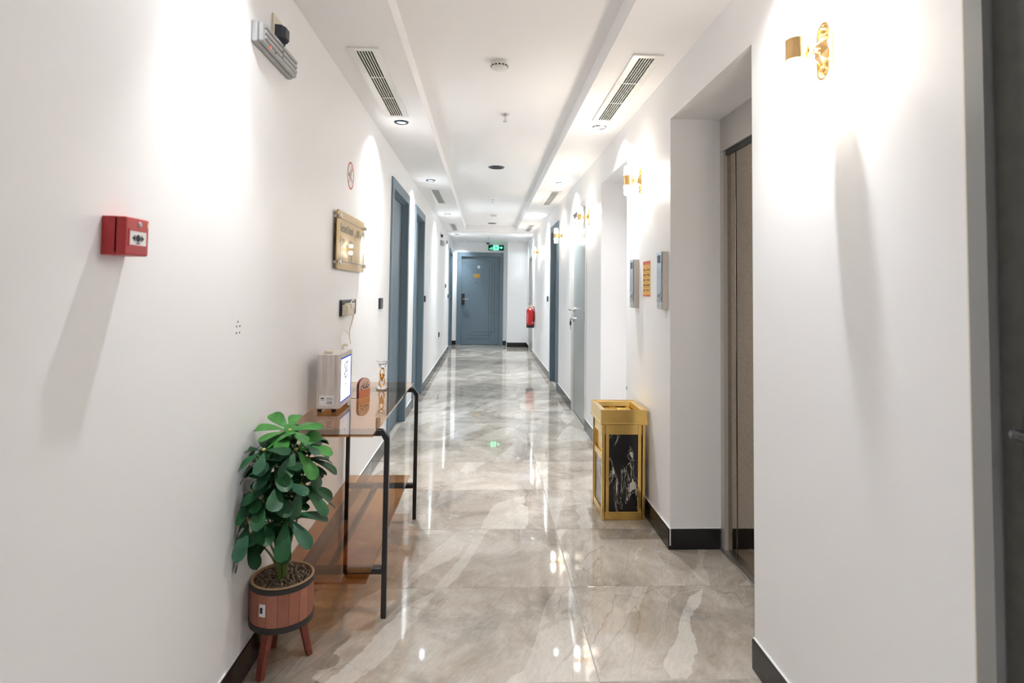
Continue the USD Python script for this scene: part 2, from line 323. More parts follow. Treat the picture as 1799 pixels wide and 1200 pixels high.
# ceiling: lowered margins, raised tray between, a lower far end
cl = [bx(XL-.16, -.394, YN-.1, 11.06, ZC, 2.62), bx(.557, XRR+.05, YN-.1, 11.06, ZC, 2.62), bx(-.394, .557, YN-.1, 10.95, ZT, 2.62), bx(-.394, .557, 10.95, 11.06, ZC, 2.62), bx(XL-.16, XRR+.05, 11.06, YF+.3, ZF, 2.62)]
part('/World', 'ceiling', cat(*cl), ceil_m, False, kind='structure')

# baseboards of black tiles
def base_run(name, pts, h=.098, t=.011, seg=.6, joint=.0025):
    b = thing(name, kind='structure')
    for (x0, y0), (x1, y1), nx, ny in pts:
        L = math.hypot(x1-x0, y1-y0); n = max(1, round(L/seg)); ux, uy = (x1-x0)/L, (y1-y0)/L
        for i in range(n):
            a, c = L*i/n+joint/2, L*(i+1)/n-joint/2
            p = np.array([(x0+ux*a, y0+uy*a), (x0+ux*c, y0+uy*c), (x0+ux*c+nx*t, y0+uy*c+ny*t), (x0+ux*a+nx*t, y0+uy*a+ny*t)])
            part(b, 'tile', cbx(p[:, 0].min(), p[:, 0].max(), p[:, 1].min(), p[:, 1].max(), 0.0005, h, .0025), black_tile, False)
        q = np.array([(x0, y0), (x1, y1), (x1+nx*t*.55, y1+ny*t*.55), (x0+nx*t*.55, y0+ny*t*.55)])
        part(b, 'grout_line', bx(q[:, 0].min(), q[:, 0].max(), q[:, 1].min(), q[:, 1].max(), .02, h+.0025), trim_line, False)
base_run('baseboard_left', [((XL, a), (XL, b), 1, 0) for a, b in ((YN, DL[0][0]), (DL[0][1], DL[1][0]), (DL[1][1], DL[2][0]), (DL[2][1], YF))])
base_run('baseboard_right', [((XR, a), (XR, b), -1, 0) for a, b in ((YN, DN[0]-.1), (1.07, R1[0]), (R1[1]-.011, R2[0]), (R2[1]-.011, DG[0]), (DG[1], DB[0]), (DB[1], DFG[0]), (DFG[1], 12.935))] +
         [((XR, R1[1]), (1.165, R1[1]), 0, -1), ((1.168, R1[1]), (1.182, R1[1]), 0, -1), ((XR, R2[1]), (XRR, R2[1]), 0, -1)])
base_run('baseboard_back', [((XL, YF), (-.66, YF), 0, -1), ((.395, YF), (.475, YF), 0, -1), ((.475, 12.935), (XR, 12.935), 0, -1)])

# ------------------------------------------------------------------ doors
def blue_door_side(name, wall_x, sgn, a, b, h, handle_far=True):
    'door in a side wall: sgn +1 faces +x (left wall), -1 faces -x'
    d = thing(name, kind='structure'); X = lambda o: wall_x+sgn*o
    w = .085
    fr = Polygon([(a, 0), (b, 0), (b, h), (a, h)]).difference(sbox(a+w, -.1, b-w, h-w))
    part(d, 'door_frame', wall_yz(fr, X(-.012), X(.014)), frame_blue, False)
    st = Polygon([(a+w-.012, 0), (b-w+.012, 0), (b-w+.012, h-w+.012), (a+w-.012, h-w+.012)]).difference(sbox(a+w+.004, -.1, b-w-.004, h-w-.004))
    part(d, 'door_lining', wall_yz(st, X(-.14), X(-.003)), frame_blue, False)
    st2 = sbox(a+w, 0, b-w, h-w).difference(sbox(a+w+.014, -.1, b-w-.014, h-w-.014))
    part(d, 'door_stop', wall_yz(st2, X(-.05), X(-.03)), frame_blue, False)
    part(d, 'door_leaf', cbx(X(-.095), X(-.052), a+w+.006, b-w-.006, .006, h-w-.006, .002), door_blue, False)
    yy = (a+w+.07) if not handle_far else (b-w-.07)
    hd = xpart(d, 'door_handle'); s = 1 if not handle_far else -1
    part(hd, 'plate', rbx(X(-.053), X(-.045), yy-.03, yy+.03, .93, 1.17, .004), black_pl)
    part(hd, 'lever', tube([(X(-.046), yy, 1.03), (X(-.022), yy, 1.03), (X(-.016), yy+s*.015, 1.03), (X(-.016), yy+s*.11, 1.03)], .009), black_pl)
    return d
blue_door_side('door_1', XL, 1, *DL[0], HL[0], False)
blue_door_side('door_2', XL, 1, *DL[1], HL[1], False)
blue_door_side('door_3', XL, 1, *DL[2], HL[2], True)
blue_door_side('door_4', XR, -1, *DB, 2.135, False)

# far door, facing the camera
d = thing('door_5', kind='structure')
fr = sbox(-.655, 0, .395, 2.098).difference(sbox(-.562, -.1, .314, 2.004))
part(d, 'door_frame', wall_xz(fr, YF-.018, YF+.02), frame_blue, False)
part(d, 'door_lining', wall_xz(sbox(-.57, 0, .322, 2.012).difference(sbox(-.558, -.1, .31, 2.0)), YF, YF+.13), frame_blue, False)
leaf = bx(-.557, .309, YF+.03, YF+.07, .008, 1.999)
part(d, 'door_leaf', leaf, door_blue, False)
yl = YF+.03
def far_groove(x0, x1, z0, z1): part(d, 'door_groove', bx(x0, x1, yl-.0012, yl+.001, z0, z1), groove_m, False)
for i in range(3):
    o = .062*i
    far_groove(.07+o, .076+o, .14+.075*i, 1.78+.05*i)
    far_groove(-.42+.06*i, .07+o, .14+.075*i, .146+.075*i)
far_groove(.07, .30, .72, .725)
hd = xpart(d, 'door_handle')
part(hd, 'plate', rbx(-.548, -.478, yl-.02, yl, .90, 1.16, .006), black_pl)
part(hd, 'lever', tube([(-.513, yl-.018, 1.03), (-.513, yl-.06, 1.03), (-.49, yl-.065, 1.03), (-.40, yl-.065, 1.03)], .011), satin)
part(d, 'peephole', cyl((-.205, yl-.006, 1.42), (-.205, yl+.002, 1.42), .012), black_pl)
npz = xpart(d, 'number_plate')
pl = affinity.rotate(stadium(.085, .155), 90, origin=(0, 0))
m = extr(pl, .005); part(npz, 'plate', on_front(m, -.208, yl, 1.565), mat('brass_plate', (.58, .36, .09), .35, .7), False)
part(npz, 'lettering', on_front(meshkit.text_mesh('2112', .036, .0015), -.258, yl-.0045, 1.547), mat('plate_ink', (.16, .08, .02), .6), False)
part(d, 'room_notice', cbx(-.192, -.140, yl-.003, yl, 1.735, 1.795, .001), paper, False, label='small white notice')
part(d, 'room_notice_print', cat(*[bx(-.184, -.149, yl-.0036, yl-.002, 1.745+.014*i, 1.750+.014*i) for i in range(3)]), sign_ink, False)

# grey steel doors on the right
def steel_side(name, a, b, h, fancy=True):
    d = thing(name, kind='structure'); X = lambda o: XR-o
    fr = sbox(a-.045 if fancy else a-.03, 0, b+.05, h+.04).difference(sbox(a+.006, -.1, b-.006, h-.006))
    part(d, 'door_frame', wall_yz(fr, X(-.04), X(.009)), steel_frame if fancy else lift_steel, False)
    part(d, 'door_leaf', cbx(X(-.055), X(-.012), a+.008, b-.008, .012, h-.008, .002), steel_door, False)
    if fancy:
        hd = xpart(d, 'door_handle'); y = b-.07
        part(hd, 'rosette', cyl((X(-.013), y, 1.055), (X(.0), y, 1.055), .026), satin)
        part(hd, 'lever', tube([(X(-.002), y, 1.055), (X(.035), y, 1.055), (X(.05), y-.012, 1.055), (X(.052), y-.115, 1.055)], .0095), satin)
        part(hd, 'lock_rosette', cyl((X(-.013), y, .955), (X(.004), y, .955), .024), satin)
        part(hd, 'key', cat(bx(X(.004), X(.022), y-.002, y+.002, .951, .959), bx(X(.022), X(.036), y-.002, y+.002, .94, .968)), satin, False)
        part(hd, 'key_fob', cat(cyl((X(.03), y, .935), (X(.03), y, .895), .009, n=10), tube([(X(.03), y, .945), (X(.03), y, .90), (X(.03), y+.004, .85)], .003, 6)), black_pl)
        for z in (.24, 1.02, 1.82):
            part(d, 'hinge', cat(cyl((X(.004), a+.004, z-.055), (X(.004), a+.004, z+.055), .007, n=10), bx(X(-.012), X(-.009), a+.01, a+.045, z-.05, z+.05)), chrome)
        for i in range(3): part(d, 'lock_plate', bx(X(-.0135), X(-.010), a+.012, a+.03, .145+.04*i, .172+.04*i), black_pl, False)
    return d
steel_side('door_6', *DG, 2.055)
steel_side('door_7', *DFG, 1.90, False)

# dark door beside the camera
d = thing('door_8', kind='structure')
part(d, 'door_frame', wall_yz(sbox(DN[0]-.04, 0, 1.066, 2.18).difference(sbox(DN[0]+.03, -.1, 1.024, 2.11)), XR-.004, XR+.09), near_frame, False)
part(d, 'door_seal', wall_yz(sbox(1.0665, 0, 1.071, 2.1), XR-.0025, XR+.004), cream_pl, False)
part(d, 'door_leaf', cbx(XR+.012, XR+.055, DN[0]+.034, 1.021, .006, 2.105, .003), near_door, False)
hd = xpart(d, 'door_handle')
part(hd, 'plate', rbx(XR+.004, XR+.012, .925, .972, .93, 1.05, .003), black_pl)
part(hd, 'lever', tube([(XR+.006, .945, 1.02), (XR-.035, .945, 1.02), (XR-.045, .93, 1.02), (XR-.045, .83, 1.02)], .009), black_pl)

# lift: steel surround and etched mirror doors at the back of the near recess
d = thing('door_9', kind='structure')
LX = 1.168
fr = sbox(R1[0], 0, R1[1], 2.12).difference(sbox(R1[0]+.045, -.1, R1[1]-.042, 1.955))
part(d, 'lift_surround', wall_yz(fr, LX, XRR), lift_steel, False, label='brushed steel surround')
part(d, 'surround_joint', bx(LX-.0006, LX+.001, R1[1]-.042, R1[1], 1.9545, 1.956), slot_dark, False)
ym = 2.727
for a, b in ((R1[0]+.04, ym-.006), (ym+.006, R1[1]-.036)):
    part(d, 'door_leaf', cbx(1.187, 1.205, a, b, .012, 1.975, .0008), lift_door_m, False)
part(d, 'door_gap', bx(1.1925, 1.2, ym-.0055, ym+.0055, .012, 1.96), black_pl, False)
part(d, 'head_track', bx(1.18, 1.21, R1[0]+.046, R1[1]-.043, 1.93, 1.954), black_pl, False)
part(d, 'sill', cbx(1.155, 1.214, R1[0]+.02, R1[1]-.012, .0005, .011, .002), satin, False)

# ------------------------------------------------------------------ ceiling fittings
def downlight_mesh(path, ring, lens):
    part(path, 'ring', lathe([(.030, -.002), (.034, -.007), (.044, -.0065), (.049, 0.0), (.030, .0005)], 28), ring)
    part(path, 'lens', lathe([(0, -.0035), (.031, -.0035), (.031, 0.0), (0, 0)], 24), lens, False)
def spot(path, colour, power):
    for nm, k, cone, soft in (('beam', power*SPOT, SPOT_CONE, SPOT_SOFT), ('spill', power*SKIRT, 64.0, 1.0)):
        l = UsdLux.SphereLight.Define(stage, f'{path}/{nm}')
        l.AddTranslateOp().Set(Gf.Vec3d(0, 0, -.012))
        l.CreateRadiusAttr(.012); l.CreateIntensityAttr(k*100); l.CreateColorAttr(Gf.Vec3f(*colour)); l.CreateNormalizeAttr(False)
        s = UsdLux.ShapingAPI.Apply(l.GetPrim()); s.CreateShapingConeAngleAttr(cone); s.CreateShapingConeSoftnessAttr(soft)
ring_dark = mat('downlight_ring_dark', (.05, .06, .09), .25, .8)
ring_steel = mat('downlight_ring_steel', (.55, .54, .54), .2, 1.0)
def downlight(x, y, z, side, lbl, colour, power, ring, lens):
    p = thing('downlight', lbl, 'downlight', (x, y, z), 'recessed downlights')
    downlight_mesh(p, ring, lens); spot(p, colour, power)
order = ['first (nearest) one in view', 'second one', 'third one', 'fourth, farthest one']
for side, xs, ring in (('left', -.578, ring_dark), ('right', .752, ring_steel)):
    for i, (y, z) in enumerate(((3.885, ZC), (5.96, ZC), (8.63, ZC), (11.36, ZF))):
        col = NEUTRAL if i == 0 else COOL
        x = xs if not (side == 'right' and i == 3) else .80
        downlight(x, y, z, side, f'round recessed downlight with {"dark" if side=="left" else "steel"} ring, {order[i]} along the {side} ceiling strip', col, (1.0, 1.15, 1.45, 1.4)[i], ring, lens_cool if side == 'left' or i > 0 else lens_warm)
    for y in (1.61, -.65): downlight(xs, y, ZC, side, f'round recessed downlight above the {side} wall {"over the camera" if y > 0 else "behind the camera"}', NEUTRAL, .55 if y > 0 else 1.15, ring, lens_warm)
downlight(-.555, 13.06, ZF, 'left', 'small downlight close to the far wall above the blue end door', COOL, .8, ring_steel, lens_cool)
downlight(.74, 12.62, ZF, 'right', 'small downlight close to the white far wall right of the exit sign', COOL, .22, ring_steel, lens_cool)

def make_vent(label):
    v = thing('ceiling_vent', label, 'air vent', (-.583, 3.215, ZC), 'slotted ceiling air vents')
    W, L, w = .146, 1.075, .028
    fr = sbox(-W/2, -L/2, W/2, L/2).difference(sbox(-W/2+.034, -L/2+.03, W/2-.034, L/2-.03))
    m = extr(fr, .007); m.apply_translation((0, 0, -.007)); part(v, 'frame', m, vent_white, False)
    part(v, 'backing', bx(-W/2+.03, W/2-.03, -L/2+.025, L/2-.025, -.0012, -.0002), slot_dark, False)
    for i in range(7):
        x = -.039+.013*i; part(v, 'slat', bx(x-.0019, x+.0019, -L/2+.028, L/2-.028, -.0062, -.0012), vent_white, False)
    for y in (-.16, .17): part(v, 'cross_bar', bx(-.04, .04, y-.004, y+.004, -.0055, -.0012), vent_white, False)
    return v
v0 = make_vent('white slotted air vent in the left ceiling strip, the large one nearest the camera')
for x, y, l in ((.747, 3.20, 'white slotted air vent in the right ceiling strip, the large one nearest the camera'), (-.583, 7.01, 'white slotted air vent in the left ceiling strip, middle of the row of three'), (.765, 7.0, 'white slotted air vent in the right ceiling strip, middle of the row of three'),
             (-.583, 10.45, 'white slotted air vent in the left ceiling strip, small one farthest away'), (.765, 10.40, 'white slotted air vent in the right ceiling strip, small one farthest away')):
    dup(v0, (x, y, ZC), l)

def make_smoke(label, y):
    s = thing('smoke_detector', label, 'smoke detector', (.055, y, ZT), 'ceiling smoke detectors')
    part(s, 'base', lathe([(0, 0), (.047, 0), (.047, -.012), (.043, -.016), (0, -.016)], 32), white_pl)
    part(s, 'chamber', lathe([(0, -.014), (.044, -.014), (.045, -.026), (.04, -.036), (.03, -.042), (0, -.044)], 32), white_pl)
    for a in range(0, 360, 24):
        w = math.radians(a); m = bx(-.005, .005, -.002, .002, -.029, -.022); m.apply_translation((0, -.0445, 0)); m.apply_transform(trimesh.transformations.rotation_matrix(w, (0, 0, 1))); part(s, 'slot', m, black_pl, False)
    return s
s0 = make_smoke('white round smoke detector on the raised ceiling, nearest the camera', 3.06)
dup(s0, (.108, 9.35, ZT), 'small white smoke detector far along the raised ceiling')
def make_sprinkler(label):
    s = thing('sprinkler', label, 'sprinkler', (.115, 3.98, ZT), 'chrome fire sprinklers')
    part(s, 'escutcheon', lathe([(0, 0), (.033, 0), (.031, -.006), (.02, -.010), (.011, -.012), (0, -.012)], 28), chrome)
    for q in (-1, 1): part(s, 'frame_arm', tube(bez((q*.008, 0, -.01), (q*.018, 0, -.022), (q*.016, 0, -.04), (q*.002, 0, -.048)), .0028), chrome)
    part(s, 'bulb', cyl((0, 0, -.012), (0, 0, -.044), .0019, n=10), red_box)
    part(s, 'deflector', lathe([(0, -.047), (.014, -.049), (.014, -.051), (0, -.052)], 18), chrome)
    return s
p0 = make_sprinkler('chrome fire sprinkler hanging from the raised ceiling, nearest the camera')
dup(p0, (.075, 7.75, ZT), 'chrome fire sprinkler halfway along the raised ceiling')
dup(p0, (.043, 11.85, ZF), 'small fire sprinkler under the lower far ceiling')
def make_speaker(label):
    s = thing('ceiling_speaker', label, 'speaker', (.088, 5.73, ZT), 'black round ceiling speakers')
    part(s, 'rim', lathe([(.062, -.001), (.068, -.006), (.077, -.005), (.08, 0), (.062, 0)], 32), navy_pl)
    part(s, 'grille', lathe([(0, -.0025), (.063, -.0025), (.063, 0), (0, 0)], 32), black_pl, False)
    for q in (-.022, .022): part(s, 'bracket', bx(q-.006, q+.006, -.03, .03, -.006, -.0024), navy_pl, False)
    return s
k0 = make_speaker('black round ceiling fitting in the raised ceiling, nearer of the two')
dup(k0, (.098, 10.6, ZT), 'black round ceiling fitting far along the raised ceiling')
p = thing('access_panel', 'small white ceiling hatch near the far wall', 'access panel', (-.335, 13.06, ZF))
part(p, 'frame', extr(sbox(-.11, -.11, .11, .11).difference(sbox(-.095, -.095, .095, .095)), .006).apply_translation((0, 0, -.006)), vent_white, False)
part(p, 'lid', bx(-.092, .092, -.092, .092, -.004, 0), vent_white, False)
p = thing('dome_camera', 'small dark dome camera on the ceiling beside the green exit sign', 'security camera', (.035, 13.2, ZF))
part(p, 'base', lathe([(0, 0), (.052, 0), (.05, -.014), (0, -.014)], 24), grey_pl)
part(p, 'dome', lathe([(0, -.05), (.018, -.046), (.033, -.034), (.04, -.014), (0, -.014)], 24), black_pl)

# exit sign over the far door
e = thing('exit_sign', 'lit green running-man exit sign with arrow above the blue end door', 'exit sign', (.22, YF, 2.21))
part(e, 'case', cbx(-.178, .178, -.03, 0, -.062, .062, .004), navy_pl, False)
part(e, 'face', bx(-.17, .17, -.0315, -.0295, -.055, .055), exit_d, False)
def esign(m, x, z): return on_front(m, x, -.0316, z)
door = sbox(-.062, -.055, .06, .055)
man = unary_union([Point(-.008, .034).buffer(.0115), LineString([(0, .018), (.004, -.008)]).buffer(.0105), LineString([(-.03, .0), (-.012, .016), (.012, .014), (.03, -.004)]).buffer(.005), LineString([(.002, -.008), (-.012, -.026), (-.036, -.03)]).buffer(.006), LineString([(.006, -.006), (.022, -.024), (.02, -.05)]).buffer(.006)])
part(e, 'door_symbol', esign(extr(door.difference(man), .001), 0, 0), exit_g, False)
part(e, 'running_man', esign(extr(man, .0008), 0, 0), exit_d, False)
arrow = unary_union([sbox(.075, -.008, .115, .008), Polygon([(.108, .032), (.15, 0), (.108, -.032), (.118, 0)])])
part(e, 'arrow', esign(extr(arrow, .001), 0, 0), exit_g, False)
mk = [[[[0,30],[8,36],[16,30],[16,20],[40,20],[48,28],[60,28],[64,20],[80,20],[84,40],[92,40],[92,8],[70,8],[50,12],[40,8],[16,8],[12,-10],[0,-16],[-6,-8],[4,0],[8,14]]]]
part(e, 'lettering', esign(meshkit.text_mesh('EXIT', .026, .001), -.152, -.042), exit_g, False)
part(e, 'arabic_lettering', esign(cat(*[extr(q, .001) for q in rings_poly(mk[0:1], .028)]), -.118, .0), exit_g, False)

# ------------------------------------------------------------------ wall sconces
def make_sconce(label, y, z=1.908):
    s = thing('wall_sconce', label, 'wall light', (XR, y, z), 'gold double-shade wall sconces')
    O = -.085
    a = lathe([(0, .028), (.0235, .028), (.0255, .034), (.0215, .084), (.018, .087), (0, .087)], 28, (O, 0, 0)); part(s, 'upper_shade', a, shade_e)
    a = lathe([(0, -.087), (.018, -.087), (.0215, -.084), (.0255, -.034), (.0235, -.028), (0, -.028)], 28, (O, 0, 0)); part(s, 'lower_shade', a, shade_e)
    b = part(s, 'band', lathe([(.0235, -.030), (.0272, -.029), (.0272, .029), (.0235, .030)], 32, (O, 0, 0)), gold)
    part(s, 'arm', cat(cyl((O+.024, 0, 0), (-.02, 0, 0), .008), lathe([(0, 0), (.013, .0), (.013, .006), (0, .006)], 18, (O+.03, 0, 0), (1, 0, 0)), lathe([(0, 0), (.011, .0), (.011, .005), (0, .005)], 18, (O+.044, 0, 0), (1, 0, 0))), gold)
    rim = stadium(.060, .158); inner = stadium(.046, .144)
    pl = on_right(extr(inner, .003), 0, 0, 0); part(s, 'back_plate', pl, chrome, False)
    part(s, 'back_plate_rim', on_right(extr(rim.difference(inner), .011), 0, 0, 0), gold, False)
    hexa = trimesh.convex.convex_hull(np.array([(-.003, sy*.024, sz*.032) for sy in (-1, 1) for sz in (-1, 1)] + [(-.026, sy*.013, sz*.018) for sy in (-1, 1) for sz in (-1, 1)] + [(-.012, sy*.026, 0) for sy in (-1, 1)] + [(-.010, 0, sz*.042) for sz in (-1, 1)]))
    part(s, 'faceted_block', hexa, gold, False)
    for q in (-1, 1):
        part(s, 'screw_knob', lathe([(0, 0), (.0075, 0), (.0085, .006), (.006, .011), (0, .012)], 14, (-.003, 0, q*.052), (-1, 0, 0)), gold)
    return s
sc = make_sconce('gold wall sconce with two glowing shades, the big one closest to the camera', 1.522)
for y, l in ((3.40, 'gold wall sconce with two glowing shades above the lift call panels'), (5.137, 'gold wall sconce glowing beside the grey steel door with the lever handle'),
             (6.936, 'gold wall sconce glowing between the grey steel door and the blue door on the right'), (10.06, 'small gold wall sconce farthest along the right wall')):
    dup(sc, (XR, y, 1.905), l)

# ------------------------------------------------------------------ left wall fittings
c = thing('fire_call_point', 'red square fire alarm call point on the near left wall', 'fire alarm', (XL, 1.2285, 1.349))
h = .0395
part(c, 'back_box', rbx(0, .030, -.0405, .0405, -h+.001, h-.001, .0008), red_box)
part(c, 'front_cover', rbx(.022, .047, -.0405, .0405, -h+.001, h-.001, .004), red_box)
part(c, 'window', bx(.0462, .0478, -.028, .030, -.018, .012), paper, False, label='white break panel')
part(c, 'window_rim', on_left(extr(sbox(-.031, -.021, .033, .015).difference(sbox(-.027, -.017, .029, .011)), .0014), .0465, 0, 0), red_box, False)
arrow2 = unary_union([Polygon([(-.020, -.003), (-.010, .004), (-.010, -.010)]), Polygon([(.021, -.003), (.011, .004), (.011, -.010)]), Point(.0005, -.003).buffer(.0075), sbox(-.014, -.0045, .015, -.0015), sbox(-.006, -.0145, .007, -.012)])
part(c, 'press_symbol', on_left(extr(arrow2, .0006), .0478, 0, 0), ink, False)
part(c, 'lens', lathe([(0, 0), (.006, 0), (.005, .002), (0, .0025)], 16, (.047, .006, .026), (1, 0, 0)), grey_pl)
part(c, 'indicator', rbx(.044, .0482, .030, .037, .020, .032, .001), mat('amber_lens', (.85, .45, .25), .3))

def emergency(name_label, y, L, z, hh, dpt):
    e = thing('emergency_light', name_label, 'emergency light', (XL, y, z), 'grey emergency lights')
    part(e, 'back_case', rbx(0, dpt*.55, -L/2, L/2, -hh, hh, .006), grey_pl)
    part(e, 'lens_cover', rbx(dpt*.5, dpt, -L/2+.004, L/2-.004, -hh+.003, hh-.003, .008), mat('frosted_lens', (.38, .38, .38), .25) if '/World/Looks/frosted_lens' not in LKS else '/World/Looks/frosted_lens')
    LKS.add('/World/Looks/frosted_lens')
    for i in range(3):
        zz = -hh*.35+hh*.5*i
        for a, b in ((-L/2+.02, -.006), (.006, L/2-.02)):
            part(e, 'lamp_tube', cyl((dpt+.0005, a, zz), (dpt+.0005, b, zz), hh*.17, n=12), grey_pl)
    part(e, 'indicator', lathe([(0, 0), (.0045, 0), (.0035, .003), (0, .0035)], 14, (dpt-.002, -L/2+.075, -hh+.011), (1, 0, 0)), red_led)
    part(e, 'test_button', lathe([(0, 0), (.004, 0), (.004, .002), (0, .002)], 12, (dpt-.001, -L/2+.12, -hh+.011), (1, 0, 0)), black_pl)
    return e
LKS = set()
emergency('grey emergency light box with red indicator high on the near left wall', 2.045, .35, 2.07, .036, .036)
emergency('small grey emergency light box far along the left wall near the ceiling', 9.80, .32, 2.02, .042, .045)
def plug(label, y, z):
    p = thing('plug_adaptor', label, 'plug', (XL, y, z), 'black plugs at the emergency lights')
    part(p, 'socket_plate', rbx(0, .007, -.043, .043, -.030, .055, .002), cream_pl)
    part(p, 'plug_body', trimesh.convex.convex_hull(np.array([(.006, sy*.03, q) for sy in (-1, 1) for q in (-.03, .02)] + [(.042, sy*.018, q) for sy in (-1, 1) for q in (-.022, .014)] + [(.03, sy*.03, q) for sy in (-1, 1) for q in (-.026, .018)])), navy_pl, False)
    part(p, 'cord', tube(bez((.03, .006, -.024), (.03, .016, -.045), (.012, .012, -.058)), .003, 6), navy_pl)
    return p
plug('black plug in a cream socket above the near emergency light', 2.085, 2.155)
plug('small black plug above the far emergency light on the left wall', 9.72, 2.14)
b = thing('wall_sensor', 'small grey sensor box beside the far emergency light', 'sensor', (XL, 11.15, 2.14))
part(b, 'case', rbx(0, .03, -.06, .06, -.032, .032, .004), grey_pl); part(b, 'sensor_face', bx(.0295, .0312, -.04, .04, -.018, .018), white_pl, False)

# no smoking sign
s = thing('no_smoking_sign', 'round red no-smoking sticker on the left wall above the gold sign', 'sign', (XL, 3.272, 1.875))
Rr = .077
part(s, 'disc', on_left(extr(Point(0, 0).buffer(Rr-.002), .0006), 0, 0, 0), mat('sticker_white', (.74, .72, .68), .4), False)
part(s, 'red_ring', on_left(extr(Point(0, 0).buffer(Rr).difference(Point(0, 0).buffer(Rr-.010)), .0012), 0, 0, 0), mat('faded_red', (.55, .11, .11), .5), False)
slash = LineString([(-.05, -.052), (.045, .052)]).buffer(.0045)
part(s, 'slash', on_left(extr(slash, .0012), 0, 0, 0), mat('pale_red', (.62, .30, .27), .5), False)
cig = unary_union([affinity.rotate(sbox(-.045, -.02, .05, -.007), -18, origin=(0, 0)).difference(affinity.rotate(sbox(-.02, -.0175, .046, -.0095), -18, origin=(0, 0))), affinity.rotate(sbox(-.05, -.019, -.022, -.002), -18, origin=(0, 0))])
part(s, 'cigarette', on_left(extr(cig, .0016), 0, 0, 0), mat('sign_purple_grey', (.20, .15, .17), .5), False)
part(s, 'smoke_trail', on_left(cat(*[extr(LineString(bez(a, b, cc)[:, :2]).buffer(.0028), .0016) for a, b, cc in (((.012, .004, 0), (-.004, .018, 0), (.014, .034, 0)), ((.014, .034, 0), (.026, .044, 0), (.008, .054, 0)), ((-.012, .008, 0), (-.022, .02, 0), (-.004, .03, 0)))]), 0, 0, 0), mat('sign_smoke_grey', (.40, .34, .33), .5), False)

# gold directory sign on stand-offs
AR1 = [[[[402,0],[400,69],[408,69],[410,0]]],[[[321,4],[324,11],[332,8],[343,8],[350,11],[350,22],[339,40],[339,42],[343,45],[346,45],[351,37],[357,25],[359,16],[364,9],[374,8],[379,11],[377,69],[385,69],[387,36],[387,11],[385,6],[381,2],[375,0],[364,0],[356,6],[351,2],[345,0],[332,0]]],[[[278,-13],[291,-11],[298,-7],[302,-1],[302,1],[290,0],[282,4],[280,8],[280,17],[283,25],[287,30],[293,33],[300,33],[304,31],[310,22],[312,14],[312,5],[308,-7],[299,-16],[285,-21],[279,-21]],[[289,11],[293,8],[304,9],[303,19],[298,25],[293,25],[289,21]]],[[[236,-16],[237,-14],[251,-8],[258,0],[260,14],[254,30],[261,32],[268,14],[267,2],[264,-5],[256,-14],[241,-22],[238,-21]]],[[[199,0],[197,69],[205,69],[207,0]]],[[[110,12],[108,69],[116,69],[118,15],[121,9],[140,9],[144,14],[146,27],[150,27],[153,26],[152,10],[158,8],[171,8],[176,12],[174,69],[182,69],[184,36],[184,11],[182,6],[178,2],[172,0],[157,0],[148,5],[138,0],[122,0],[116,2],[112,6]]],[[[150,40],[150,44],[153,47],[157,47],[160,44],[160,40],[157,37],[153,37]]],[[[143,55],[146,58],[150,58],[153,55],[152,49],[144,49]]],[[[137,44],[140,47],[144,47],[147,44],[146,38],[138,38]]],[[[7,-4],[8,10],[10,16],[13,17],[18,15],[15,7],[15,-2],[20,-10],[32,-14],[44,-14],[56,-11],[63,-6],[64,0],[57,5],[50,6],[51,14],[72,8],[85,9],[88,12],[88,19],[83,36],[89,39],[92,37],[96,21],[94,7],[86,1],[72,0],[70,-10],[57,-19],[43,-22],[25,-21],[14,-16],[9,-10]]],[[[82,56],[85,59],[89,59],[92,56],[91,50],[83,50]]],[[[37,-33],[40,-30],[44,-30],[47,-33],[46,-39],[38,-39]]],[[[24,-33],[27,-30],[31,-30],[34,-33],[33,-39],[25,-39]]]]
AR2 = [[[[295,39],[285,64],[293,66],[311,18],[328,65],[330,66],[336,63],[324,34],[314,0],[306,0]]],[[[261,28],[267,35],[270,35],[277,28],[277,26],[269,20]]],[[[214,59],[215,64],[221,65],[224,54],[238,53],[244,57],[246,65],[252,64],[251,55],[246,48],[239,45],[226,46],[229,20],[229,0],[221,0],[219,35]]],[[[156,22],[156,29],[179,29],[179,22]]],[[[81,58],[82,65],[92,63],[115,64],[117,32],[122,1],[114,0],[109,31],[108,55],[91,55]]],[[[57,28],[63,35],[66,35],[73,28],[73,26],[65,20]]],[[[10,59],[11,64],[17,65],[20,54],[34,53],[40,57],[42,65],[48,64],[47,55],[42,48],[35,45],[22,46],[25,20],[25,0],[17,0],[15,35]]]]
sy0, sy1, sz0, sz1 = 2.925, 3.575, 1.345, 1.645
s = thing('directory_sign', 'gold acrylic floor directory sign on the left wall above the console table', 'sign', (XL, (sy0+sy1)/2, (sz0+sz1)/2))
hy, hz = (sy1-sy0)/2, (sz1-sz0)/2
def rr(w, h2, r): return sbox(-w+r, -h2+r, w-r, h2-r).buffer(r, 8)
part(s, 'gold_plate', on_left(extr(rr(hy, hz, .02), .004), .016, 0, 0), sign_gold, False)
part(s, 'clear_cover', on_left(extr(rr(hy, hz, .02), .004), .0225, 0, 0), acrylic, False)
for q in (-1, 1): part(s, 'inlay_line', on_left(extr(sbox(-hy+.03, q*(hz-.042)-.003, hy-.03, q*(hz-.042)+.003), .0006), .0202, 0, 0), sign_ink, False)
for qy in (-1, 1):
    for qz in (-1, 1):
        part(s, 'stand_off', cat(cyl((0, qy*(hy-.022), qz*(hz-.036)), (.02, qy*(hy-.022), qz*(hz-.036)), .009), lathe([(0, 0), (.012, 0), (.012, .008), (.009, .011), (0, .011)], 18, (.0268, qy*(hy-.022), qz*(hz-.036)), (1, 0, 0))), chrome)
T = .0202
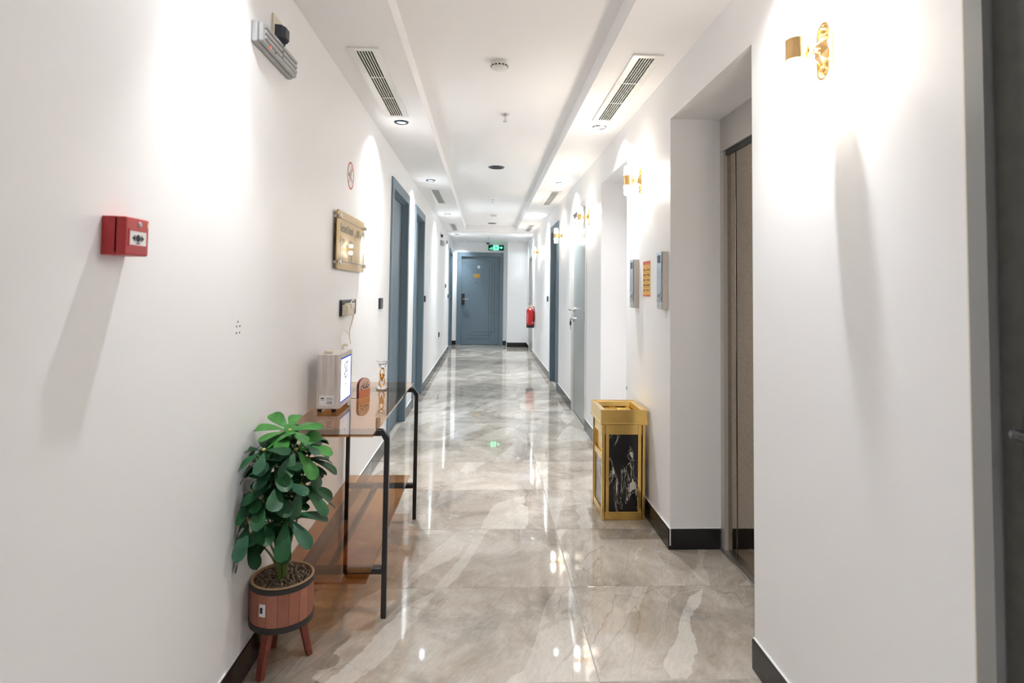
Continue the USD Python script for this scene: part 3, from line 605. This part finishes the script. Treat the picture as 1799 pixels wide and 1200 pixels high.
def txt(t, hgt, y, z, wid=None):
    m = meshkit.text_mesh(t, hgt, .0008)
    if wid: m.apply_scale((wid/(m.bounds[1, 0]-m.bounds[0, 0]), 1, 1)); m.apply_translation((-m.bounds[0, 0], 0, 0))
    return on_left(m, T, y, z)
part(s, 'lettering', txt('Second Round', .042, -hy+.065, .043, .29), sign_ink, False)
part(s, 'arabic_lettering', on_left(cat(*[extr(q, .0008) for q in rings_poly(AR1, .042)]), T, .055, .045), sign_ink, False)
part(s, 'lettering', txt('206 - 207', .046, -hy+.115, -.035, .235), sign_ink, False)
part(s, 'arabic_lettering', on_left(cat(*[extr(q, .0008) for q in rings_poly(AR2, .046)]), T, -hy+.115, -.108), sign_ink, False)
for z in (-.012, -.085): part(s, 'chevron', on_left(extr(LineString([(.014, .032), (0, 0), (.014, -.032)]).buffer(.0045, cap_style=2), .0008), T, -hy+.075, z), sign_ink, False)

# socket with charger
s = thing('wall_socket', 'black double socket with a switch on the left wall above the scent box', 'socket', (XL, 3.262, 1.144))
part(s, 'plate', rbx(0, .010, -.17, .17, -.043, .043, .003), navy_pl)
for y0, y1 in ((-.165, -.06), (-.055, .05), (.055, .165)): part(s, 'insert', rbx(.0095, .0125, y0, y1, -.038, .038, .002), black_pl)
s = thing('charger', 'cream plug-in charger in the black wall socket with a thin cord', 'charger', (XL, 3.17, 1.14))
part(s, 'body', rbx(.013, .045, -.075, .062, -.036, .022, .005), cream_pl)
part(s, 'top_block', rbx(.013, .05, -.02, .062, .0, .03, .004), cream_pl)
pts = np.vstack([bez((.03, .045, .028), (.04, .07, .06), (.04, .10, .05), (.035, .115, 0.0)), bez((.035, .115, 0.0), (.03, .12, -.06), (.02, .10, -.10))[1:], bez((.02, .10, -.10), (.012, .085, -.14), (.035, .05, -.19))[1:]])
part(s, 'cord', tube(pts, .0032, 6), cream_pl)
# switches and small plates
def plate(label, x, y, z, sg, w=.125, h2=.078, grp='black wall plates'):
    s = thing('wall_switch', label, 'switch', (x, y, z), grp)
    part(s, 'plate', rbx(0, sg*.011, -w/2, w/2, -h2/2, h2/2, .003), black_pl)
    part(s, 'rocker', rbx(sg*.0105, sg*.0135, -w/2+.012, w/2-.012, -h2/2+.012, h2/2-.012, .002), navy_pl)
plate('black switch plate on the left wall just before the first blue door', XL, 4.268, 1.142, 1)
plate('black switch plate on the left wall just past the second blue door', XL, 7.33, 1.128, 1)
plate('small black plate on the far left wall, upper one before the last door', XL, 11.05, 1.315, 1)
plate('small black switch right beside the last blue door on the left wall', XL, 11.80, 1.115, 1)
plate('black socket plate low on the left wall past the second door', XL, 9.66, .507, 1)
plate('black switch plate on the right wall just past the blue door', XR, 8.58, 1.128, -1)

# ------------------------------------------------------------------ right wall fittings
def call_panel(label, y, z):
    c = thing('lift_call_panel', label, 'lift panel', (XR, y, z), 'lift call panels')
    part(c, 'case', rbx(-.030, 0, -.043, .043, -.150, .143, .003), panel_side)
    part(c, 'face_plate', cbx(-.0345, -.029, -.0415, .0415, -.112, .141, .0015), panel_steel, False)
    part(c, 'lower_plate', cbx(-.0335, -.029, -.0415, .0415, -.148, -.114, .0015), satin, False)
    part(c, 'display', bx(-.0352, -.034, -.024, .024, .085, .125), navy_pl, False)
    part(c, 'call_button', rbx(-.0375, -.034, -.018, .018, -.098, -.064, .002), satin)
    part(c, 'button_mark', bx(-.0379, -.0372, -.010, .010, -.088, -.074), navy_pl, False)
    return c
call_panel('slim steel lift call panel left of the yellow notice', 3.51, 1.302)
call_panel('slim steel lift call panel right of the yellow notice', 2.945, 1.312)
s = thing('floor_notice', 'yellow floor directory poster with red edges between the lift call panels', 'poster', (XR, 3.295, 1.324))
part(s, 'sheet', bx(-.0015, 0, -.073, .073, -.100, .100), poster_y, False)
part(s, 'red_band', bx(-.0020, -.0014, -.073, .073, .081, .100), poster_r, False)
part(s, 'red_band', bx(-.0020, -.0014, -.073, .073, -.100, -.091), poster_r, False)
bars = []
r2 = random.Random(3)
for r in range(5):
    z = .052-.029*r
    for c0, n in ((.064, 2), (-.006, 2)):
        y = c0
        for q in range(n+2):
            w = r2.uniform(.006, .013); hh = r2.uniform(.004, .009)
            bars.append(bx(-.0019, -.0014, y-w, y, z-hh, z+hh*.6)); y -= w+.003
    if r < 4: bars.append(bx(-.0018, -.0014, -.064, .064, z-.0155, z-.0145))
part(s, 'lettering', cat(*bars), mat('poster_ink', (.22, .13, .03), .6), False)
part(s, 'divider', bx(-.0018, -.0014, -.001, .0005, -.085, .07), mat('poster_ink_soft', (.35, .2, .04), .6), False)

# fire extinguisher on the far right wall
e = thing('fire_extinguisher', 'red fire extinguisher hung on the far right wall', 'fire extinguisher', (.832, 10.85, .56))
part(e, 'cylinder', lathe([(0, .05), (.070, .05), (.072, .06), (.072, .31), (.066, .335), (.045, .352), (.02, .36), (.016, .372), (0, .372)], 36), red_paint)
part(e, 'foot_ring', lathe([(0, 0), (.066, 0), (.072, .004), (.072, .055), (0, .055)], 32), black_pl)
part(e, 'valve', cat(cyl((0, 0, .37), (0, 0, .405), .016), cyl((0, 0, .39), (.05, 0, .395), .008)), brass)
part(e, 'handle', cat(tube([(.02, 0, .405), (-.01, 0, .415), (-.05, -.01, .44)], .007), tube([(.02, 0, .398), (-.01, 0, .400), (-.045, -.01, .392)], .006)), satin)
part(e, 'gauge', lathe([(0, 0), (.014, 0), (.014, .008), (0, .01)], 16, (0, -.016, .388), (0, -1, 0)), white_pl)
part(e, 'hose', tube(bez((.045, 0, .395), (.10, -.02, .36), (.078, -.03, .12), (.06, -.045, .10), 18), .008), black_pl)
def wrap(x0, z0, w, hh, mt, nm):    # a thin patch on the cylinder, angle x0 (rad, 0 = towards the camera)
    a = np.linspace(x0-w/2, x0+w/2, 8); V = [(math.sin(t)*r, -math.cos(t)*r, z) for r in (.0722, .0728) for t in a for z in (z0, z0+hh)]
    part(e, nm, trimesh.convex.convex_hull(np.array(V)), mt, False)
wrap(.55, .085, .32, .022, paper, 'label')
t = meshkit.text_mesh('EXTINGUISHER', .022, .0006); t.apply_transform(trimesh.transformations.rotation_matrix(PI/2, (0, 0, 1)))
ext_w = t.bounds; t.apply_scale((1, .19/(ext_w[1, 1]-ext_w[0, 1]), 1)); t.apply_translation(-t.bounds[0])
v = t.vertices.copy(); th = -.85+(v[:, 0]-.011)/.072; rad = .0724+v[:, 2]
t.vertices = np.stack([np.sin(th)*rad, -np.cos(th)*rad, v[:, 1]+.09], 1)
part(e, 'lettering', t, paper, False)
part(e, 'bracket', cat(bx(.06, .083, -.03, .03, .30, .33), bx(.074, .083, -.02, .02, .2, .35)), satin, False)

# ------------------------------------------------------------------ console table
TX0, TX1, TY0, TY1 = -.748, -.371, 2.30, 3.26
t = thing('console_table', 'black steel console table with bronze glass top and lower shelf by the left wall', 'table', (-.56, 2.78, 0))
lx0, lx1, ly0, ly1 = TX0+.56+.012, TX1+.56, TY0-2.78, TY1-2.78
q = .0095; zt = .708; ch = .032
for y in (ly0, ly1):
    for sx, x in ((-1, lx0), (1, lx1)):
        # square tube leg whose top is mitred inwards to the cross bar
        prof = Polygon([(-q, 0.001), (q, 0.001), (q, zt-ch), (q-ch*.8, zt), (q-ch*.8-.016, zt), (-q, zt-ch-.012)])
        m = extr(prof, 2*q); m.apply_transform(M4((sx, 0, 0), (0, 0, 1), (0, -1 if sx > 0 else 1, 0), (x, y+(q if sx > 0 else -q), 0)))
        if m.volume < 0: m.invert()
        part(t, 'leg', m, black_frame, False)
    part(t, 'top_rail', cbx(lx0+.02, lx1-.02, y-.016, y+.016, zt-.022, zt, .001), black_frame, False)
    part(t, 'lower_rail', cbx(lx0+q, lx1-q, y-.016, y+.016, .168, .190, .001), black_frame, False)
part(t, 'stretcher', cbx(-.030, -.008, ly0+.016, ly1-.016, .168, .190, .001), black_frame, False, label='middle bar under the lower shelf')
part(t, 'glass_top', cbx(-.193, .158, -.605, .605, .7085, .7185, .0015), bronze_glass, False, label='bronze tinted glass top')
part(t, 'glass_shelf', cbx(-.193, .147, -.615, .600, .1905, .1985, .0015), bronze_glass, False, label='bronze tinted glass shelf')
ZG = .7186

# scent machine / light box on the table
d = thing('light_box', 'grey wood-grain light box with a glowing white screen on the console table', 'light box', (-.668, 2.668, ZG))
bw, bl, bh, fz = .047, .118, .246, .014
part(d, 'body', rbx(-bw, bw-.014, -bl, bl, fz, bh, .004), wood_grey)
part(d, 'front_frame', on_left(extr(sbox(-bl, fz, bl, bh).buffer(-.004).buffer(.004).difference(sbox(-bl+.030, fz+.018, bl-.010, bh-.020)), .0142), bw-.0142, 0, 0), wood_grey, False)
part(d, 'screen_edge', on_left(extr(sbox(-bl+.031, fz+.018, bl-.011, bh-.021).difference(sbox(-bl+.037, fz+.023, bl-.016, bh-.026)), .003), bw-.004, 0, 0), screen_b, False)
part(d, 'screen', bx(bw-.006, bw-.0015, -bl+.0355, bl-.0145, fz+.0215, bh-.0245), screen_e, False)
chev = []
for z in (.190, .152):
    for q0, dz, a in ((-.024, -.004, .0062), (0.0, .004, .0072), (.024, .006, .0062)):
        chev.append(extr(Polygon([(q0, z+dz+a*1.5), (q0+a, z+dz), (q0, z+dz-a*.5), (q0-a, z+dz)]), .0005))
    chev.append(extr(LineString([(-.024, z-.012), (-.008, z-.016), (0, z-.026), (.008, z-.016), (.024, z-.008)]).buffer(.0016), .0005))
chev.append(extr(Point(0, .102).buffer(.0035), .0005))
m = cat(*chev); part(d, 'emblem', on_left(m, bw-.0014, .010, 0), mat('emblem_slate', (.10, .12, .20), .6), False)
for x in (-bw+.012, bw-.022):
    for y in (-bl+.015, bl-.02): part(d, 'foot', lathe([(0, 0), (.009, 0), (.011, .0145), (0, .0145)], 14, (x, y, 0)), black_pl)
part(d, 'fan_knob', lathe([(0, 0), (.016, 0), (.019, .004), (.0175, .006), (.0175, .008), (.020, .010), (.017, .014), (0, .015)], 24, (-.012, -.07, bh-.001)), cream_pl)
part(d, 'cable_plug', cat(tube([(.004, .10, bh-.004), (.006, .104, bh+.012), (.012, .110, bh+.022)], .006), rbx(.010, .03, .100, .112, bh+.014, bh+.026, .003)), cream_pl)
part(d, 'power_cord', tube(bez((.004, .10, bh+.012), (-.01, .11, bh+.07), (-.06, .35, bh+.10), (-.066, .55, bh+.03), 18), .0018, 6), cream_pl)
lb = xpart(d, 'sticker')
part(lb, 'sheet', bx(-.034, .026, -bl-.0008, -bl+.0006, .030, .072), paper, False)
part(lb, 'print', cat(*([bx(-.028, -.014, -bl-.0012, -bl-.0006, .058, .063), bx(-.028, -.010, -bl-.0012, -bl-.0006, .0525, .0545)] + [bx(-.004, .022, -bl-.0012, -bl-.0006, z, z+.0022) for z in (.060, .0545, .047, .0415, .036)])), sign_ink, False)
# arch sign
a = thing('arch_sign', 'small terracotta arch-shaped desk sign behind the light box', 'desk sign', (-.588, 2.925, ZG), rz=-17)
aw, ah, ad = .054, .092, .012
arch = unary_union([sbox(-aw, 0, aw, ah-aw*.62), affinity.scale(Point(0, ah-aw*.62).buffer(aw, 24), 1, .62, origin=(0, ah-aw*.62))])
part(a, 'back_board', on_left(extr(arch, ad), -ad, 0, 0), mat('maroon_edge', (.20, .03, .045), .5), False)
part(a, 'front_face', on_left(extr(arch.buffer(-.0008), .0014), 0, 0, 0), mat('salmon_face', (.70, .47, .37), .5), False)
part(a, 'orange_base', on_left(extr(arch.intersection(sbox(-1, .001, 1, .036)).buffer(-.0008), .0012), .0012, 0, 0), mat('orange_base', (.66, .20, .08), .5), False)
scr = [LineString(bez((-.034, .050, 0), (-.024, .064, 0), (-.018, .052, 0))[:, :2]), LineString(bez((-.034, .050, 0), (-.044, .036, 0), (-.026, .038, 0))[:, :2]), LineString([(-.008, .066), (-.010, .046), (-.018, .043)]), LineString(bez((-.008, .044, 0), (.004, .038, 0), (.008, .054, 0))[:, :2]), LineString([(.022, .068), (.020, .044), (.006, .042)]), LineString(bez((.020, .044, 0), (.03, .038, 0), (.040, .054, 0))[:, :2])]
part(a, 'lettering', on_left(cat(*[extr(l.buffer(.0022), .0006) for l in scr]), .0012, 0, 0), ink, False)
part(a, 'rear_foot', cbx(-.045, -ad, -.05, -.03, 0, .003, .001), paper, False)
# candlestick
c = thing('candlestick', 'crystal candlestick with a twisted gold stem on the console table', 'candlestick', (-.545, 3.165, ZG))
part(c, 'base', lathe([(0, 0), (.029, 0), (.031, .003), (.031, .010), (.028, .013), (0, .013)], 28), crystal)
def ring(z, r, tilt, az, w=.0035):
    n = 28; th = np.linspace(0, 2*PI, n); P = np.stack([r*.62*np.cos(th), np.zeros(n), r*np.sin(th)], 1)
    Rm = trimesh.transformations.rotation_matrix(az, (0, 0, 1))[:3, :3] @ trimesh.transformations.rotation_matrix(tilt, (0, 1, 0))[:3, :3]
    return tube((P@Rm.T)+[0, 0, z], w, 6)
for z, r, ti, az in ((.036, .022, .25, .4), (.058, .019, -.5, 1.5), (.066, .014, .6, .2), (.086, .022, .1, .9)): part(c, 'gold_ring', ring(z, r, ti, az), gold)
part(c, 'stem_collar', lathe([(0, .012), (.009, .012), (.006, .018), (0, .019)], 16), gold)
part(c, 'stem_collar', lathe([(0, .104), (.006, .105), (.009, .111), (0, .112)], 16), gold)
part(c, 'bowl', lathe([(0, .111), (.014, .112), (.018, .119), (.022, .128), (.030, .140), (.0335, .146), (.0315, .147), (.026, .139), (.018, .128), (0, .126)], 10), crystal, False)

# ------------------------------------------------------------------ potted plant
PX, PY = -.660, 2.02
pot = thing('potted_plant', 'artificial umbrella plant in a terracotta stave tub on three legs by the left wall', 'potted plant', (PX, PY, 0))
pr, pz0, pz1 = .0985, .158, .294
NS = 18
for i in range(NS):
    a0, a1 = 2*PI*i/NS+.006, 2*PI*(i+1)/NS-.006
    V = []
    for z in (pz0+.004, pz1-.004):
        for a in np.linspace(a0, a1, 4):
            for r in (pr-.010, pr+(.0006 if i % 3 else 0)): V.append((r*math.cos(a), r*math.sin(a), z))
    P0 = np.array(V); n = 4; f = []
    I = lambda l, k, o: l*n*2+k*2+o
    for k in range(n-1):
        f += [[I(0,k,1), I(0,k+1,1), I(1,k+1,1)], [I(0,k,1), I(1,k+1,1), I(1,k,1)], [I(0,k,0), I(1,k+1,0), I(0,k+1,0)], [I(0,k,0), I(1,k,0), I(1,k+1,0)], [I(1,k,0), I(1,k,1), I(1,k+1,1)], [I(1,k,0), I(1,k+1,1), I(1,k+1,0)], [I(0,k,0), I(0,k+1,1), I(0,k,1)], [I(0,k,0), I(0,k+1,0), I(0,k+1,1)]]
    for k in (0, n-1): f += [[I(0,k,0), I(0,k,1), I(1,k,1)], [I(0,k,0), I(1,k,1), I(1,k,0)]]
    mm = trimesh.Trimesh(P0, np.array(f)); mm.fix_normals()
    part(pot, 'stave', mm, stave_m[(i*7) % 3], False)
for z0, z1 in ((pz0-.002, pz0+.018), (pz1-.018, pz1-.001)):
    part(pot, 'hoop', lathe([(pr-.002, z0), (pr+.0028, z0+.001), (pr+.0028, z1-.001), (pr-.002, z1)], 48), hoop_m)
part(pot, 'rim', lathe([(pr-.007, pz1-.012), (pr-.007, pz1+.001), (pr-.006, pz1+.003), (pr-.001, pz1+.003), (pr+.001, pz1), (pr-.003, pz1-.004)], 48), rim_m)
part(pot, 'tub_floor', lathe([(0, pz0+.002), (pr-.006, pz0+.002), (pr-.006, pz0+.01), (0, pz0+.01)], 32), leg_wood)
part(pot, 'soil', lathe([(0, pz1-.03), (pr-.010, pz1-.03), (pr-.010, pz1-.022), (0, pz1-.018)], 32), mat('soil', (.05, .035, .025), .9), False)
pb = []
r3 = random.Random(11)
pts = []
tries = 0
while len(pts) < 150 and tries < 8000:
    tries += 1
    rr_ = (pr-.017)*math.sqrt(r3.random()); a = r3.random()*2*PI; p = (rr_*math.cos(a), rr_*math.sin(a))
    if all((p[0]-q_[0])**2+(p[1]-q_[1])**2 > .0108**2 for q_ in pts): pts.append(p)
for i, (x, y) in enumerate(pts):
    s = trimesh.creation.icosphere(1, .0090); s.apply_scale((r3.uniform(.75, 1.2), r3.uniform(.75, 1.2), r3.uniform(.6, .9)))
    s.apply_transform(trimesh.transformations.rotation_matrix(r3.random()*6, (r3.random(), r3.random(), 1))); s.apply_translation((x, y, pz1-.009+r3.uniform(0, .006))); pb.append(s)
part(pot, 'pebbles', cat(*pb), pebble_m, True, kind='stuff')
for fx, fy in ((-.700, 1.948), (-.585, 2.082), (-.722, 2.122)):
    foot = np.array([fx-PX, fy-PY, 0.001]); topp = np.array([(fx-PX)*.62, (fy-PY)*.62, pz0+.004]); ax = topp-foot; ax /= np.linalg.norm(ax)
    u = np.array([ax[1], -ax[0], 0]); u /= np.linalg.norm(u); w = np.cross(ax, u)
    V = [c0+a*u*wd+b_*w*wd*.8 for c0, wd in ((foot, .0105), (topp, .0145)) for a in (-1, 1) for b_ in (-1, 1)]
    part(pot, 'leg', trimesh.convex.convex_hull(np.array(V)), leg_wood, False)
tag_a = -PI/2-.32
tg = []
for zz in (pz0+.052, pz0+.090):
    for a in np.linspace(tag_a-.10, tag_a+.12, 4): tg += [((pr+.0008)*math.cos(a), (pr+.0008)*math.sin(a), zz), ((pr+.0018)*math.cos(a), (pr+.0018)*math.sin(a), zz)]
tgp = xpart(pot, 'price_tag')
part(tgp, 'sheet', trimesh.convex.convex_hull(np.array(tg)), paper, False)
bars = []
for k in range(6):
    a = tag_a-.06+.016*k; pz = np.array([math.cos(a), math.sin(a), 0])*(pr+.0021); m = bx(-.0005, .0005, -.0004, .0004, pz0+.062, pz0+.080); m.apply_transform(trimesh.transformations.rotation_matrix(a+PI/2, (0, 0, 1))); m.apply_translation(pz); bars.append(m)
part(tgp, 'print', cat(*bars), ink, False)

def leaf_mesh(L, W, curl, fold, twist=0.):
    nu, nv = 11, 5
    V = []
    for i in range(nu):
        u = i/(nu-1)
        u = 1-(1-u)**1.35
        wd = W/2*max(.05, 1.22*u**.8*math.sqrt(max(0, 1-u**5)))
        for j in range(nv):
            v_ = (j/(nv-1)-.5)*2
            x = L*u; y = wd*v_; z = -curl*L*u*u+fold*abs(v_)*wd-.06*L*math.sin(PI*u)*0
            V.append((x, y, z+.012*L*math.sin(6*u+v_*2)))
    f = []
    for i in range(nu-1):
        for j in range(nv-1):
            a, b_, c_, d_ = i*nv+j, i*nv+j+1, (i+1)*nv+j+1, (i+1)*nv+j; f += [[a, d_, c_], [a, c_, b_]]
    V = np.array(V); f = np.array(f); n0 = len(V)
    bk = V.copy(); bk[:, 2] -= .0007
    V = np.vstack([V, bk]); f = np.vstack([f, f[:, ::-1]+n0])
    return trimesh.Trimesh(V, f, process=False)
def rosette(px, py, pz, ax, n, L, W, mats, el=12, curl=.18, start=0., r=None, jit=1.0, skip=()):
    r = r or rng; ax = np.array(ax, float); ax /= np.linalg.norm(ax)
    ref = np.array([0, -1.0, 0.15]); e1 = ref-ax*(ref@ax); e1 /= np.linalg.norm(e1); e2 = np.cross(ax, e1)
    C0 = np.array([px-PX, py-PY, pz])
    base = np.array([.012*((px-PX)/.1), .012*((py-PY)/.1), pz1-.02])
    part(pot, 'stem', tube(bez(base, (base[0]*1.2, base[1]*1.2, pz1+(pz-pz1)*.5), C0-ax*.03*0-np.array([0, 0, .0]), n=10), np.linspace(.0042, .0026, 10), 6), stem_m)
    for k in range(n):
        if k in skip: continue
        th = start+2*PI*k/n+r.uniform(-.12, .12)*jit
        dirv = e1*math.cos(th)+e2*math.sin(th)
        el_ = math.radians(el+r.uniform(-9, 9)*jit)
        d = dirv*math.cos(el_)+ax*math.sin(el_)
        up = ax*math.cos(el_)-dirv*math.sin(el_); sd = np.cross(up, d)
        LL = L*r.uniform(.85, 1.1)
        m = leaf_mesh(LL, W*r.uniform(.9, 1.1), curl*r.uniform(.5, 1.5), r.uniform(.05, .22))
        roll_ = r.uniform(-.3, .3)*jit; sd, up = sd*math.cos(roll_)+up*math.sin(roll_), up*math.cos(roll_)-sd*math.sin(roll_)
        m.apply_transform(M4(d, sd, up, C0+d*.010))
        V = m.vertices.copy()
        V[:, 2] -= .55*np.maximum(0, np.linalg.norm(V[:, :2]-C0[:2], axis=1))**2   # droop
        lim = XL-PX+.006; low = V[:, 0] < lim+.02; V[low, 0] = lim+.02*np.exp((V[low, 0]-lim-.02)/.02)
        hi = V[:, 1] > 2.19-PY; V[hi, 1] = 2.19-PY
        m.vertices = V
        part(pot, 'leaf', m, mats[r.randrange(len(mats))], True)
    b = trimesh.creation.icosphere(1, .007); b.apply_scale((1, 1, .7)); b.apply_translation(C0+ax*.004); part(pot, 'leaf_bud', b, bud_m)
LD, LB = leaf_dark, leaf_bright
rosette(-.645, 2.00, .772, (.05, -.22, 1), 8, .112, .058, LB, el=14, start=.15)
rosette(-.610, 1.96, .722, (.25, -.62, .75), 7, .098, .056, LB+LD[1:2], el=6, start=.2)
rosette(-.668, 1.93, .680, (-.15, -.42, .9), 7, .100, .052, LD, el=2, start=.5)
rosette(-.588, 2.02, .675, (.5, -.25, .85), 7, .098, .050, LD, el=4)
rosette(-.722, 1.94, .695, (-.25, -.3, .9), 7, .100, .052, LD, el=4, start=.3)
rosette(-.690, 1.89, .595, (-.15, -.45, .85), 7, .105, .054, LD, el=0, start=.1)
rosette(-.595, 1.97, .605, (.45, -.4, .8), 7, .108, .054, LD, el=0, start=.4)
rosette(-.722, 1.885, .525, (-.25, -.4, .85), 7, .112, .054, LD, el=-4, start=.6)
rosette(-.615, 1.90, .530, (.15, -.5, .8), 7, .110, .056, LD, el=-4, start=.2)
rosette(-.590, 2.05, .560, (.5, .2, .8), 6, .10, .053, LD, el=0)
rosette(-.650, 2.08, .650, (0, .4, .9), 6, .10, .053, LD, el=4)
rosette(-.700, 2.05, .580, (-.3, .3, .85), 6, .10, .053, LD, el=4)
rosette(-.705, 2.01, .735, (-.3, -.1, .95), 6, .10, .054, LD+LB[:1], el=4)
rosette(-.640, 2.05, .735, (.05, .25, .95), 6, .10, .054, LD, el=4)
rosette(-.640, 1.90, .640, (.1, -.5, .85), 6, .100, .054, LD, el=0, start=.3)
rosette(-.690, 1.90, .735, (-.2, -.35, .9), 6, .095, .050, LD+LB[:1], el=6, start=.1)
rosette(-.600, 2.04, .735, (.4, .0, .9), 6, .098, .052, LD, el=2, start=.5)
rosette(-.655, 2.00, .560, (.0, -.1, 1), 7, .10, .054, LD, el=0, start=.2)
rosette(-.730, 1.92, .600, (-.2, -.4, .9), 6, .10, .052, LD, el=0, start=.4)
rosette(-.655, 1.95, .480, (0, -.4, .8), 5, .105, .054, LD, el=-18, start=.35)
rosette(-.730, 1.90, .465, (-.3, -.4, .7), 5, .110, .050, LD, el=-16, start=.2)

# ------------------------------------------------------------------ gold litter bin
B = thing('litter_bin', 'gold ashtray litter bin with black marble panel against the right wall', 'bin', (.770, 3.365, 0))
hx, hyy = .120, .140
zb, ztop = .522, .600
part(B, 'liner', bx(-hx+.017, hx-.017, -hyy+.017, hyy-.017, .02, .50), slot_dark, False)
for sx in (-1, 1):
    for sy in (-1, 1):
        part(B, 'corner_post', cat(cbx(sx*hx, sx*(hx-.015), sy*hyy, sy*(hyy-.015), .001, zb, .0015), cbx(sx*(hx-.021), sx*(hx-.040), sy*(hyy-.004), sy*(hyy-.022), .03, zb, .001), cbx(sx*(hx-.004), sx*(hx-.022), sy*(hyy-.021), sy*(hyy-.04), .03, zb, .001)), brass, False)
for sy in (-1, 1):
    part(B, 'bottom_rail', cbx(-hx+.018, hx-.018, sy*(hyy-.003), sy*(hyy-.024), .001, .045, .001), brass, False)
    part(B, 'top_rail', cbx(-hx+.018, hx-.018, sy*(hyy-.005), sy*(hyy-.024), .462, zb, .001), brass, False)
    part(B, 'marble_panel', cbx(-hx+.038, hx-.038, sy*(hyy-.0105), sy*(hyy-.020), .045, .462, .001), black_marble, False, label='black marble panel with white veins')
for sx in (-1, 1):
    part(B, 'bottom_rail', cbx(sx*(hx-.003), sx*(hx-.024), -hyy+.018, hyy-.018, .001, .05, .001), brass, False)
    part(B, 'middle_rail', cbx(sx*(hx-.004), sx*(hx-.024), -hyy+.03, hyy-.03, .315, .348, .001), brass, False)
    part(B, 'top_rail', cbx(sx*(hx-.004), sx*(hx-.024), -hyy+.018, hyy-.018, .452, zb, .001), brass, False)
    part(B, 'side_panel', cbx(sx*(hx-.010), sx*(hx-.020), -hyy+.036, hyy-.036, .05, .315, .001), grey_marble, False, label='grey veined side panel')
    fl_ = cbx(sx*(hx-.0155), sx*(hx-.0185), -hyy+.036, hyy-.036, .35, .45, .001); part(B, 'flap', fl_, brass, False)
part(B, 'ledge', cbx(-hx-.012, hx+.012, -hyy-.012, hyy+.012, zb-.004, zb+.008, .002), brass, False)
o = .009
outer, inner = sbox(-hx-o, -hyy-o, hx+o, hyy+o), sbox(-hx+.02, -hyy+.02, hx-.02, hyy-.02)
m = extr(outer.difference(sbox(-hx-o+.006, -hyy-o+.006, hx+o-.006, hyy+o-.006)), ztop-zb-.008); m.apply_translation((0, 0, zb+.008)); part(B, 'tray_wall', m, brass, False)
V = []; ring_pts = lambda w, l, z: [(-w, -l, z), (w, -l, z), (w, l, z), (-w, l, z)]
P0 = np.array(ring_pts(hx+o+.003, hyy+o+.003, ztop)+ring_pts(hx-.022, hyy-.022, ztop-.006)+ring_pts(hx-.03, hyy-.03, ztop-.03)+ring_pts(hx+o+.003, hyy+o+.003, ztop-.006))
f = []
for a, b_ in ((0, 4), (4, 8), (12, 0)):
    for k in range(4):
        j = (k+1) % 4; f += [[a+k, a+j, b_+j], [a+k, b_+j, b_+k]]
mm = trimesh.Trimesh(P0, np.array(f), process=False); part(B, 'tray_rim', mm, brass, False)
gx, gy = np.meshgrid(np.linspace(-hx+.028, hx-.028, 26), np.linspace(-hyy+.028, hyy-.028, 30), indexing='ij')
gz = ztop-.034+.012*(meshkit.fbm(np.stack([gx*38, gy*38, gx*0], -1), 3)-.5)
V = np.stack([gx, gy, gz], -1).reshape(-1, 3); n1, n2 = gx.shape; f = []
for i in range(n1-1):
    for j in range(n2-1): a = i*n2+j; f += [[a, a+n2, a+n2+1], [a, a+n2+1, a+1]]
part(B, 'sand_tray', trimesh.Trimesh(V, np.array(f), process=False), brass_dark, True, label='crumpled gold tray lining')
